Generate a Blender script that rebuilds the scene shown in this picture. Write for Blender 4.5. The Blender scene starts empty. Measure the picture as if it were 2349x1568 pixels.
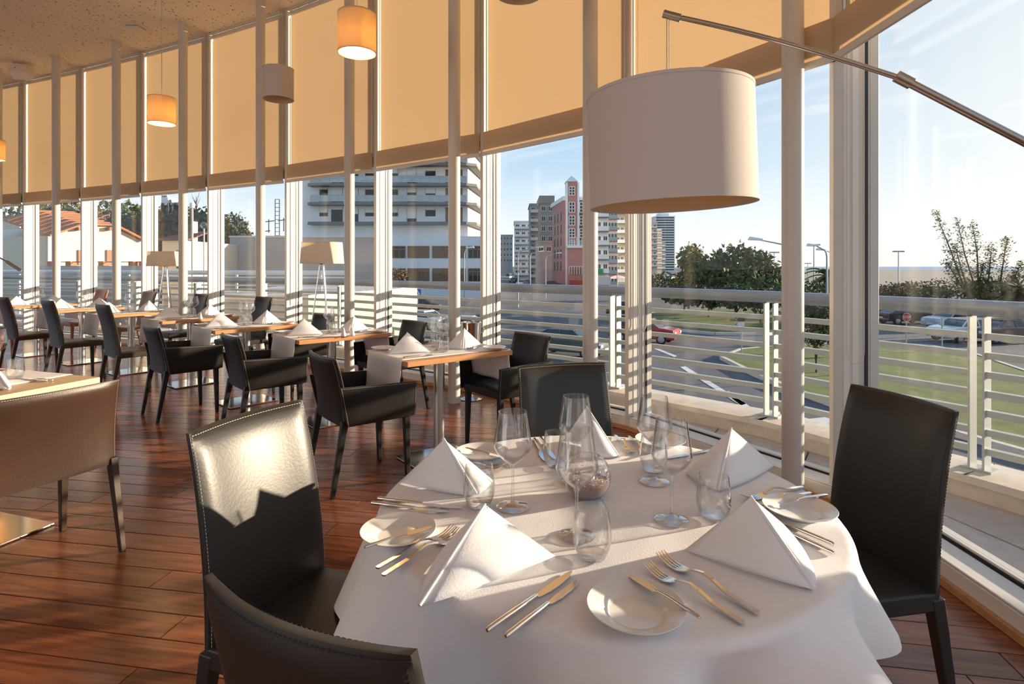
import bpy, bmesh, math, random
from mathutils import Vector, Matrix
R = math.radians
S = bpy.context.scene
COL = S.collection
random.seed(7)

# ------------------------------------------------------------------ camera, sky, sun, exposure
EYE = 1.33
FPX, CX, Y0 = 1305.0, 1174.5, 609.0
cd = bpy.data.cameras.new('camera'); cam = bpy.data.objects.new('camera', cd); COL.objects.link(cam)
cam.location = (0, 0, EYE); cam.rotation_euler = (R(90), 0, 0)
cd.sensor_width = 36; cd.lens = 20; cd.shift_y = (Y0 - 784) / 2349.0
cd.clip_start = .05; cd.clip_end = 3000
S.camera = cam
S.view_settings.view_transform = 'Standard'; S.view_settings.look = 'None'
S.view_settings.gamma = 1; S.view_settings.use_curve_mapping = False
S.view_settings.exposure = 0.34
S.cycles.max_bounces = 9; S.cycles.diffuse_bounces = 5; S.cycles.glossy_bounces = 5
S.cycles.transmission_bounces = 6; S.cycles.transparent_max_bounces = 40
S.cycles.caustics_reflective = False; S.cycles.caustics_refractive = False
S.cycles.use_denoising = True
S.cycles.sample_clamp_indirect = 6

SUN_AZ, SUN_EL = 17.0, 9.0          # degrees ahead of +X, above the horizon
sd = bpy.data.lights.new('sun', 'SUN'); sun = bpy.data.objects.new('sun', sd); COL.objects.link(sun)
sd.energy = 9.0; sd.color = (1, .80, .58); sd.angle = R(.7)
sdir = Vector((math.cos(R(SUN_EL)) * math.cos(R(SUN_AZ)), math.cos(R(SUN_EL)) * math.sin(R(SUN_AZ)), math.sin(R(SUN_EL))))
sun.rotation_euler = sdir.to_track_quat('Z', 'Y').to_euler()
sun.location = sdir * 60

ad = bpy.data.lights.new('far_window_light', 'AREA'); ao = bpy.data.objects.new('far_window_light', ad); COL.objects.link(ao)   # added unseen area light, brightens ceiling and shaded sides from behind the camera
ad.shape = 'RECTANGLE'; ad.size = 12; ad.size_y = 3.2; ad.energy = 180; ad.color = (.92, .95, 1)
ao.location = (-6.5, -4.6, 1.9); ao.rotation_euler = Vector((-.55, -1, -.12)).to_track_quat('Z', 'Y').to_euler()

W = bpy.data.worlds.new('sky'); S.world = W; W.use_nodes = True
wn, wl = W.node_tree.nodes, W.node_tree.links
wn.clear()
def wnode(t, **k):
    n = wn.new(t)
    for a, b in k.items(): setattr(n, a, b)
    return n
tc = wnode('ShaderNodeTexCoord'); sep = wnode('ShaderNodeSeparateXYZ'); wl.new(tc.outputs['Generated'], sep.inputs[0])
ramp = wnode('ShaderNodeValToRGB'); wl.new(sep.outputs[2], ramp.inputs[0])
cr = ramp.color_ramp
cr.elements[0].position = 0.0; cr.elements[0].color = (.80, .78, .76, 1)
cr.elements[1].position = 1.0; cr.elements[1].color = (.12, .26, .52, 1)
for p, c in ((.06, (.78, .82, .86, 1)), (.16, (.50, .65, .80, 1)), (.32, (.30, .48, .70, 1)), (.6, (.18, .34, .58, 1))):
    e = cr.elements.new(p); e.color = c
# paler and warmer towards the sun
dot = wnode('ShaderNodeVectorMath', operation='DOT_PRODUCT'); wl.new(tc.outputs['Generated'], dot.inputs[0]); dot.inputs[1].default_value = sdir
mr = wnode('ShaderNodeMapRange'); wl.new(dot.outputs['Value'], mr.inputs[0])
mr.inputs[1].default_value = .35; mr.inputs[2].default_value = 1.0; mr.inputs[3].default_value = 0; mr.inputs[4].default_value = 1
pw = wnode('ShaderNodeMath', operation='POWER'); wl.new(mr.outputs[0], pw.inputs[0]); pw.inputs[1].default_value = 2.2
mx = wnode('ShaderNodeMixRGB'); wl.new(pw.outputs[0], mx.inputs[0]); wl.new(ramp.outputs[0], mx.inputs[1]); mx.inputs[2].default_value = (1.0, .94, .86, 1)
# thin streaks of cloud
mp = wnode('ShaderNodeMapping'); wl.new(tc.outputs['Generated'], mp.inputs[0]); mp.inputs['Scale'].default_value = (3, 3, 14)
nz = wnode('ShaderNodeTexNoise'); wl.new(mp.outputs[0], nz.inputs[0]); nz.inputs['Scale'].default_value = 1.7; nz.inputs['Detail'].default_value = 6; nz.inputs['Distortion'].default_value = .6
cm = wnode('ShaderNodeMapRange'); wl.new(nz.outputs[0], cm.inputs[0]); cm.inputs[1].default_value = .60; cm.inputs[2].default_value = .82; cm.inputs[3].default_value = 0; cm.inputs[4].default_value = .55
mx2 = wnode('ShaderNodeMixRGB'); wl.new(cm.outputs[0], mx2.inputs[0]); wl.new(mx.outputs[0], mx2.inputs[1]); mx2.inputs[2].default_value = (1.0, .97, .94, 1)
bg = wnode('ShaderNodeBackground'); wl.new(mx2.outputs[0], bg.inputs[0]); bg.inputs[1].default_value = 1.0
wo = wnode('ShaderNodeOutputWorld'); wl.new(bg.outputs[0], wo.inputs[0])

# ------------------------------------------------------------------ helpers
def at(px, py, z=0.0):
    """the point at height z seen at pixel (px, py)"""
    d = FPX * (EYE - z) / (py - Y0)
    return Vector(((px - CX) / FPX * d, d, z))
def atd(px, py, d):
    return Vector(((px - CX) / FPX * d, d, EYE - (py - Y0) / FPX * d))

class MB:
    def __init__(s): s.v = []; s.f = []
    def add(s, vs, fs):
        o = len(s.v); s.v += [tuple(v) for v in vs]; s.f += [tuple(i + o for i in f) for f in fs]; return s
    def hexa(s, p):
        return s.add(p, ((0, 3, 2, 1), (4, 5, 6, 7), (0, 1, 5, 4), (1, 2, 6, 5), (2, 3, 7, 6), (3, 0, 4, 7)))
    def box(s, x0, y0, z0, x1, y1, z1):
        return s.hexa(((x0, y0, z0), (x1, y0, z0), (x1, y1, z0), (x0, y1, z0), (x0, y0, z1), (x1, y0, z1), (x1, y1, z1), (x0, y1, z1)))
    def obox(s, c, ux, uy, uz):
        c, ux, uy, uz = Vector(c), Vector(ux), Vector(uy), Vector(uz)
        return s.hexa([c - ux - uy - uz, c + ux - uy - uz, c + ux + uy - uz, c - ux + uy - uz, c - ux - uy + uz, c + ux - uy + uz, c + ux + uy + uz, c - ux + uy + uz])
    def wall(s, a, b, z0, z1, t0, t1):
        """upright slab along a-b between heights, from offset t0 to t1 to the left normal"""
        a, b = Vector((a[0], a[1], 0)), Vector((b[0], b[1], 0)); d = (b - a).normalized(); n = Vector((-d.y, d.x, 0))
        q = [a + n * t0, b + n * t0, b + n * t1, a + n * t1]
        return s.hexa([Vector((p.x, p.y, z0)) for p in q] + [Vector((p.x, p.y, z1)) for p in q])
    def taper(s, p0, p1, w0, w1, d0=None, d1=None):
        d0 = w0 if d0 is None else d0; d1 = w1 if d1 is None else d1
        q = []
        for (p, w, d) in ((p0, w0, d0), (p1, w1, d1)):
            q += [(p[0] - w / 2, p[1] - d / 2, p[2]), (p[0] + w / 2, p[1] - d / 2, p[2]), (p[0] + w / 2, p[1] + d / 2, p[2]), (p[0] - w / 2, p[1] + d / 2, p[2])]
        return s.hexa(q)
    def tube(s, pts, r, n=8, cap=True):
        pts = [Vector(p) for p in pts]; m = len(pts); rs = r if isinstance(r, (list, tuple)) else [r] * m
        o = len(s.v); up = None
        for i, p in enumerate(pts):
            t = (pts[min(i + 1, m - 1)] - pts[max(i - 1, 0)]).normalized()
            if up is None: up = Vector((0, 0, 1)) if abs(t.z) < .9 else Vector((1, 0, 0))
            a = t.cross(up).normalized(); b = a.cross(t).normalized(); up = b
            for k in range(n):
                th = 2 * math.pi * k / n
                s.v.append(tuple(p + (a * math.cos(th) + b * math.sin(th)) * rs[i]))
        for i in range(m - 1):
            for k in range(n):
                k2 = (k + 1) % n
                s.f.append((o + i * n + k, o + i * n + k2, o + (i + 1) * n + k2, o + (i + 1) * n + k))
        if cap:
            s.f.append(tuple(o + k for k in reversed(range(n)))); s.f.append(tuple(o + (m - 1) * n + k for k in range(n)))
        return s
    def lathe(s, prof, n=32, c=(0, 0, 0), cap0=False, cap1=False):
        o = len(s.v)
        for (r, z) in prof:
            for k in range(n):
                th = 2 * math.pi * k / n
                s.v.append((c[0] + r * math.cos(th), c[1] + r * math.sin(th), c[2] + z))
        for i in range(len(prof) - 1):
            for k in range(n):
                k2 = (k + 1) % n
                s.f.append((o + i * n + k, o + i * n + k2, o + (i + 1) * n + k2, o + (i + 1) * n + k))
        if cap0: s.f.append(tuple(o + k for k in reversed(range(n))))
        if cap1: s.f.append(tuple(o + (len(prof) - 1) * n + k for k in range(n)))
        return s
    def prism(s, poly, z0, z1):
        n = len(poly)
        a = sum(poly[i][0] * poly[(i + 1) % n][1] - poly[(i + 1) % n][0] * poly[i][1] for i in range(n))
        if a < 0: poly = list(reversed(poly))
        vs = [(p[0], p[1], z0) for p in poly] + [(p[0], p[1], z1) for p in poly]
        fs = [tuple(reversed(range(n))), tuple(range(n, 2 * n))] + [(i, (i + 1) % n, n + (i + 1) % n, n + i) for i in range(n)]
        return s.add(vs, fs)
    def grid(s, fn, nu, nv, flip=False):
        o = len(s.v)
        for i in range(nu + 1):
            for j in range(nv + 1): s.v.append(tuple(fn(i / nu, j / nv)))
        for i in range(nu):
            for j in range(nv):
                a = o + i * (nv + 1) + j; q = (a, a + nv + 1, a + nv + 2, a + 1)
                s.f.append(tuple(reversed(q)) if flip else q)
        return s
    def ball(s, c, r, n=10, m=6, sq=1.0):
        prof = [(r * math.sin(math.pi * i / m) + 1e-5, -r * sq * math.cos(math.pi * i / m)) for i in range(m + 1)]
        return s.lathe(prof, n, c)
    def mesh(s, name):
        me = bpy.data.meshes.new(name); me.from_pydata(s.v, [], s.f); me.update(); return me
    def build(s, name, mat, parent=None, smooth=None, bevel=0, seg=2, fix=False, kind=None, solid=0):
        me = s.mesh(name)
        if fix:
            b = bmesh.new(); b.from_mesh(me); bmesh.ops.remove_doubles(b, verts=b.verts, dist=1e-5)
            bmesh.ops.recalc_face_normals(b, faces=b.faces); b.to_mesh(me); b.free()
        if mat: me.materials.append(mat)
        if smooth is not None:
            me.shade_smooth()
            if smooth < 179: me.set_sharp_from_angle(angle=R(smooth))
        o = bpy.data.objects.new(name, me); COL.objects.link(o)
        if parent: o.parent = parent
        if solid:
            m = o.modifiers.new('solid', 'SOLIDIFY'); m.thickness = solid; m.offset = 0
        if bevel:
            m = o.modifiers.new('bevel', 'BEVEL'); m.width = bevel; m.segments = seg; m.limit_method = 'ANGLE'; m.angle_limit = R(40)
            if smooth is None: me.shade_smooth()
            m.harden_normals = True
        if kind: o['kind'] = kind
        return o

def tag(o, label=None, cat=None, group=None, kind=None):
    if label: o['label'] = label
    if cat: o['category'] = cat
    if group: o['group'] = group
    if kind: o['kind'] = kind
    return o
def thing(name, label, cat, loc=(0, 0, 0), rz=0.0, group=None, kind=None, rot=None):
    o = bpy.data.objects.new(name, None); COL.objects.link(o)
    o.location = loc; o.rotation_euler = rot if rot else (0, 0, rz); o.empty_display_size = .1
    return tag(o, label, cat, group, kind)
KIDS = {}
def copy_tree(o, loc=None, rz=None, label=None, group=None, rot=None, mats=None, scale=None):
    def rec(a, parent):
        c = a.copy(); COL.objects.link(c)
        if parent: c.parent = parent
        if mats and c.type == 'MESH' and c.material_slots:
            k = (c.data.name, tuple(m.name for m in mats.values()))
            old = c.data.materials[0]
            if old and old.name in mats:
                if k not in KIDS:
                    me = c.data.copy(); me.materials[0] = mats[old.name]; KIDS[k] = me
                c.data = KIDS[k]
        for ch in a.children: rec(ch, c)
        return c
    r = rec(o, None)
    if loc is not None: r.location = loc
    if rz is not None: r.rotation_euler = (0, 0, rz)
    if rot is not None: r.rotation_euler = rot
    if scale is not None: r.scale = scale
    if label: r['label'] = label
    if group: r['group'] = group
    return r

# ------------------------------------------------------------------ materials
def nodes_of(name):
    m = bpy.data.materials.new(name); m.use_nodes = True
    return m, m.node_tree.nodes, m.node_tree.links
def mat(name, col, rough=.5, metal=0.0, spec=.5, noise=0.0, nscale=20, bump=0.0, bscale=60, stretch=None, coat=0.0, objvar=0.0, coord='Object', sheen=0.0):
    m, N, L = nodes_of(name); b = N['Principled BSDF']
    b.inputs['Base Color'].default_value = (*col, 1); b.inputs['Roughness'].default_value = rough
    b.inputs['Metallic'].default_value = metal; b.inputs['Specular IOR Level'].default_value = spec
    b.inputs['Coat Weight'].default_value = coat; b.inputs['Coat Roughness'].default_value = .15
    if sheen: b.inputs['Sheen Weight'].default_value = sheen
    if noise or bump or objvar:
        t = N.new('ShaderNodeTexCoord'); src = t.outputs[coord]
        if stretch:
            mpn = N.new('ShaderNodeMapping'); L.new(src, mpn.inputs[0]); mpn.inputs['Scale'].default_value = stretch; src = mpn.outputs[0]
    if noise or objvar:
        n = N.new('ShaderNodeTexNoise'); L.new(src, n.inputs[0]); n.inputs['Scale'].default_value = nscale; n.inputs['Detail'].default_value = 5
        hsv = N.new('ShaderNodeHueSaturation'); hsv.inputs['Color'].default_value = (*col, 1)
        r = N.new('ShaderNodeMapRange'); L.new(n.outputs[0], r.inputs[0]); r.inputs[1].default_value = .3; r.inputs[2].default_value = .7
        r.inputs[3].default_value = 1 - noise; r.inputs[4].default_value = 1 + noise
        val = r.outputs[0]
        if objvar:
            oi = N.new('ShaderNodeObjectInfo'); r2 = N.new('ShaderNodeMapRange'); L.new(oi.outputs['Random'], r2.inputs[0])
            r2.inputs[3].default_value = 1 - objvar; r2.inputs[4].default_value = 1 + objvar
            mu = N.new('ShaderNodeMath'); mu.operation = 'MULTIPLY'; L.new(val, mu.inputs[0]); L.new(r2.outputs[0], mu.inputs[1]); val = mu.outputs[0]
        L.new(val, hsv.inputs['Value']); L.new(hsv.outputs[0], b.inputs['Base Color'])
    if bump:
        n2 = N.new('ShaderNodeTexNoise'); L.new(src, n2.inputs[0]); n2.inputs['Scale'].default_value = bscale; n2.inputs['Detail'].default_value = 4
        bp = N.new('ShaderNodeBump'); bp.inputs['Strength'].default_value = bump; bp.inputs['Distance'].default_value = .01
        L.new(n2.outputs[0], bp.inputs['Height']); L.new(bp.outputs[0], b.inputs['Normal'])
    return m
def wood(name, c1, c2, scale=(1.5, 18, 18), rough=.3, objvar=.25, spec=.5, coat=0.0):
    m, N, L = nodes_of(name); b = N['Principled BSDF']
    t = N.new('ShaderNodeTexCoord'); oi = N.new('ShaderNodeObjectInfo')
    mp = N.new('ShaderNodeMapping'); L.new(t.outputs['Object'], mp.inputs[0]); mp.inputs['Scale'].default_value = scale
    ad = N.new('ShaderNodeVectorMath'); ad.operation = 'ADD'; L.new(mp.outputs[0], ad.inputs[0])
    mu = N.new('ShaderNodeMath'); mu.operation = 'MULTIPLY'; L.new(oi.outputs['Random'], mu.inputs[0]); mu.inputs[1].default_value = 37
    L.new(mu.outputs[0], ad.inputs[1])
    n = N.new('ShaderNodeTexNoise'); L.new(ad.outputs[0], n.inputs[0]); n.inputs['Scale'].default_value = 1.6; n.inputs['Detail'].default_value = 8; n.inputs['Distortion'].default_value = .9; n.inputs['Roughness'].default_value = .62
    rp = N.new('ShaderNodeValToRGB'); L.new(n.outputs[0], rp.inputs[0])
    rp.color_ramp.elements[0].position = .32; rp.color_ramp.elements[0].color = (*c1, 1)
    rp.color_ramp.elements[1].position = .70; rp.color_ramp.elements[1].color = (*c2, 1)
    hs = N.new('ShaderNodeHueSaturation'); L.new(rp.outputs[0], hs.inputs['Color'])
    r2 = N.new('ShaderNodeMapRange'); L.new(oi.outputs['Random'], r2.inputs[0]); r2.inputs[3].default_value = 1 - objvar; r2.inputs[4].default_value = 1 + objvar
    L.new(r2.outputs[0], hs.inputs['Value']); L.new(hs.outputs[0], b.inputs['Base Color'])
    b.inputs['Roughness'].default_value = rough; b.inputs['Specular IOR Level'].default_value = spec
    b.inputs['Coat Weight'].default_value = coat; b.inputs['Coat Roughness'].default_value = .12
    return m
def glassy(name, tint=(1, 1, 1), fac=1.0, ior=1.45, rough=0.0, base=0.0, edge=1.0):
    """thin clear sheet: lets light and shadow through, mirrors by Fresnel"""
    m, N, L = nodes_of(name); N.remove(N['Principled BSDF']); out = N['Material Output']
    tr = N.new('ShaderNodeBsdfTransparent'); tr.inputs[0].default_value = (*tint, 1)
    gl = N.new('ShaderNodeBsdfGlossy'); gl.inputs['Roughness'].default_value = rough; gl.inputs['Color'].default_value = (1, 1, 1, 1)
    lw = N.new('ShaderNodeLayerWeight'); lw.inputs[0].default_value = .5
    p5 = N.new('ShaderNodeMath'); p5.operation = 'POWER'; L.new(lw.outputs['Facing'], p5.inputs[0]); p5.inputs[1].default_value = ior
    mu = N.new('ShaderNodeMath'); mu.operation = 'MULTIPLY_ADD'; L.new(p5.outputs[0], mu.inputs[0]); mu.inputs[1].default_value = fac; mu.inputs[2].default_value = base; mu.use_clamp = True
    if edge < 1:
        p2 = N.new('ShaderNodeMath'); p2.operation = 'POWER'; L.new(lw.outputs['Facing'], p2.inputs[0]); p2.inputs[1].default_value = 2.6
        em = N.new('ShaderNodeMixRGB'); L.new(p2.outputs[0], em.inputs[0]); em.inputs[1].default_value = (*tint, 1); em.inputs[2].default_value = (edge, edge, edge, 1); L.new(em.outputs[0], tr.inputs[0])
    mi = N.new('ShaderNodeMixShader'); L.new(mu.outputs[0], mi.inputs[0]); L.new(tr.outputs[0], mi.inputs[1]); L.new(gl.outputs[0], mi.inputs[2])
    L.new(mi.outputs[0], out.inputs[0]); return m
def cloth(name, col, trans, tcol=None, weave=0.0, rough=.9):
    m, N, L = nodes_of(name); N.remove(N['Principled BSDF']); out = N['Material Output']
    d = N.new('ShaderNodeBsdfDiffuse'); d.inputs[0].default_value = (*col, 1)
    t = N.new('ShaderNodeBsdfTranslucent'); t.inputs[0].default_value = (*(tcol or col), 1)
    mi = N.new('ShaderNodeMixShader'); mi.inputs[0].default_value = trans
    L.new(d.outputs[0], mi.inputs[1]); L.new(t.outputs[0], mi.inputs[2]); L.new(mi.outputs[0], out.inputs[0])
    if weave:
        tcn = N.new('ShaderNodeTexCoord'); mp = N.new('ShaderNodeMapping'); L.new(tcn.outputs['Object'], mp.inputs[0]); mp.inputs['Scale'].default_value = (160, 160, 40)
        n = N.new('ShaderNodeTexNoise'); L.new(mp.outputs[0], n.inputs[0]); n.inputs['Scale'].default_value = 1; n.inputs['Detail'].default_value = 3
        for sh, c in ((d, col), (t, tcol or col)):
            h = N.new('ShaderNodeHueSaturation'); h.inputs['Color'].default_value = (*c, 1)
            r = N.new('ShaderNodeMapRange'); L.new(n.outputs[0], r.inputs[0]); r.inputs[3].default_value = 1 - weave; r.inputs[4].default_value = 1 + weave
            L.new(r.outputs[0], h.inputs['Value']); L.new(h.outputs[0], sh.inputs[0])
    return m
def emit(name, col, s):
    m, N, L = nodes_of(name); b = N['Principled BSDF']; b.inputs['Base Color'].default_value = (*col, 1)
    b.inputs['Emission Color'].default_value = (*col, 1); b.inputs['Emission Strength'].default_value = s; return m

M = {}
M['alu'] = mat('painted aluminium', (.66, .62, .56), .42, noise=.03, nscale=5)
M['alu_white'] = mat('white aluminium', (.80, .78, .74), .45, noise=.02, nscale=6)
M['gasket'] = mat('black gasket', (.02, .02, .02), .6)
M['column'] = mat('column paint', (.62, .59, .54), .36, noise=.02, nscale=4)
M['rail'] = mat('rail paint', (.47, .51, .50), .4, noise=.03, nscale=6)
M['tube'] = mat('handrail paint', (.26, .30, .35), .25, noise=.03, nscale=6, coat=.3)
M['glass'] = glassy('window glass', (.98, .99, .985), .40, 4.5, 0.0, .014)
M['wineglass'] = glassy('drinking glass', (.985, .985, .985), .75, 2.6, 0.0, .05, .60)
M['wineglass_thick'] = glassy('thick drinking glass', (.95, .95, .95), .8, 2.2, 0.0, .09, .40)
M['blind'] = cloth('blind fabric', (.66, .54, .40), .45, (.86, .72, .53), .04)
M['blind_hem'] = cloth('blind hem', (.56, .45, .34), .14, (.6, .45, .30), .03)
M['ceiling'] = None
M['floor_base'] = mat('floor gap', (.02, .01, .006), .7)
M['plank'] = wood('merbau plank', (.115, .033, .016), (.34, .125, .056), (1.3, 16, 16), .20, .26, .5)
M['beech'] = wood('table beech', (.50, .235, .095), (.62, .32, .14), (2, 30, 30), .4, .06)
M['pale_wood'] = wood('pale table wood', (.52, .36, .20), (.62, .46, .28), (2, 30, 30), .45, .05)
M['linen'] = mat('white linen', (.86, .86, .885), .85, noise=.015, nscale=40, bump=.08, bscale=260, sheen=.1)
M['linen_runner'] = mat('runner linen', (.83, .82, .83), .85, noise=.03, nscale=8, bump=.06, bscale=200)
M['leather_black'] = mat('black leather', (.014, .012, .011), .42, spec=.32, noise=.10, nscale=6, bump=.05, bscale=140)
M['leather_grey'] = mat('charcoal leather', (.024, .023, .022), .40, spec=.42, noise=.08, nscale=5, bump=.04, bscale=140)
M['leather_brown'] = mat('brown leather', (.040, .020, .012), .40, spec=.32, noise=.18, nscale=4, bump=.04, bscale=120)
M['leather_rust'] = mat('rust leather', (.30, .085, .035), .42, noise=.1, nscale=5)
M['leather_tan'] = mat('tan leather', (.20, .11, .05), .42, noise=.1, nscale=5)
M['leather_olive'] = mat('dark olive leather', (.030, .024, .016), .42, noise=.1, nscale=5)
M['dark_stitch'] = mat('dark thread', (.03, .027, .025), .8)
M['stitch'] = mat('pale thread', (.62, .58, .50), .8)
M['steel'] = mat('brushed steel', (.60, .58, .55), .28, 1.0, noise=.06, nscale=30, stretch=(1, 1, 30))
M['chrome'] = mat('polished steel', (.78, .76, .74), .10, 1.0)
M['cutlery'] = mat('cutlery steel', (.80, .77, .73), .13, 1.0)
M['nickel'] = mat('brushed nickel', (.40, .37, .34), .30, 1.0)
M['porcelain'] = mat('porcelain', (.80, .79, .76), .16, spec=.6, coat=.3)
M['shade'] = cloth('lamp shade fabric', (.66, .60, .56), .06, (.8, .55, .3), .02)
M['shade_in'] = mat('shade lining', (.72, .54, .34), .6)
M['shade_lit'] = cloth('lit shade fabric', (.72, .62, .48), .35, (.95, .70, .36), .02)
M['shade_floor'] = cloth('floor lamp shade', (.88, .80, .72), .42, (.92, .80, .64), .02)
M['bulb'] = emit('bulb', (1, .76, .45), 12)
M['cord'] = mat('cord', (.55, .52, .50), .4)
M['black_metal'] = mat('black fitting', (.02, .02, .02), .4)
M['white_plastic'] = mat('white plastic', (.74, .70, .66), .45)
M['paver'] = mat('paver', (.60, .52, .46), .85, noise=.10, nscale=14, objvar=.06, bump=.1, bscale=90)
M['kerb'] = mat('kerb stone', (.68, .61, .54), .8, noise=.10, nscale=10, bump=.1, bscale=60)
M['joint'] = mat('joint', (.11, .09, .08), .9)
M['sand'] = mat('rose sand', (.42, .30, .27), .9, noise=.35, nscale=400, bump=.6, bscale=600)
M['crystal'] = mat('white crystals', (.85, .82, .80), .15, spec=.8, noise=.2, nscale=300)

m, N, L = nodes_of('perforated ceiling'); b = N['Principled BSDF']; b.inputs['Roughness'].default_value = .85
t = N.new('ShaderNodeTexCoord'); v = N.new('ShaderNodeTexVoronoi'); L.new(t.outputs['Object'], v.inputs[0]); v.inputs['Scale'].default_value = 17; v.inputs['Randomness'].default_value = .85
rnd = N.new('ShaderNodeMapRange'); L.new(v.outputs['Color'], rnd.inputs[0]); rnd.inputs[3].default_value = .06; rnd.inputs[4].default_value = .27
lt = N.new('ShaderNodeMath'); lt.operation = 'LESS_THAN'; L.new(v.outputs['Distance'], lt.inputs[0]); L.new(rnd.outputs[0], lt.inputs[1])
mi = N.new('ShaderNodeMixRGB'); L.new(lt.outputs[0], mi.inputs[0]); mi.inputs[1].default_value = (.84, .74, .63, 1); mi.inputs[2].default_value = (.20, .13, .08, 1)
L.new(mi.outputs[0], b.inputs['Base Color']); M['ceiling'] = m

# ------------------------------------------------------------------ the setting: window wall
CEIL = 4.84
FIN = .18
ZB = 2.54                                   # blinds' lower edge
def hd(h): return Vector((-math.sin(R(h)), math.cos(R(h)), 0))
def nout(h): return Vector((math.cos(R(h)), math.sin(R(h)), 0))
G = [Vector((1.97, 3.19, 0))]
HEAD = []
for h, px in ((30.3, 1437), (44.3, 1104), (54, 860), (57.5, 655), (61.5, 477), (63.5, 325), (65, 186), (67, 53), (68, None), (69, None)):
    d, n, g = hd(h), nout(h), G[-1]
    if px is None: s = 1.78
    else:
        k = (px - CX) / FPX; q = g - n * FIN
        s = (k * q.y - q.x) / (d.x - k * d.y)
    G.append(g + d * s); HEAD.append(h)
RG = [G[0]]; RH = [0, -8, -16]
for h, s in ((0, 1.8), (-8, 1.8), (-16, 1.8)): RG.append(RG[-1] - hd(h) * s)
BAYS = []                                   # (right end, left end, heading) from the right behind the camera to the far left
for i in range(2, -1, -1): BAYS.append((RG[i + 1], RG[i], RH[i]))
for i in range(len(HEAD)): BAYS.append((G[i], G[i + 1], HEAD[i]))
NB = len(BAYS)

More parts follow.
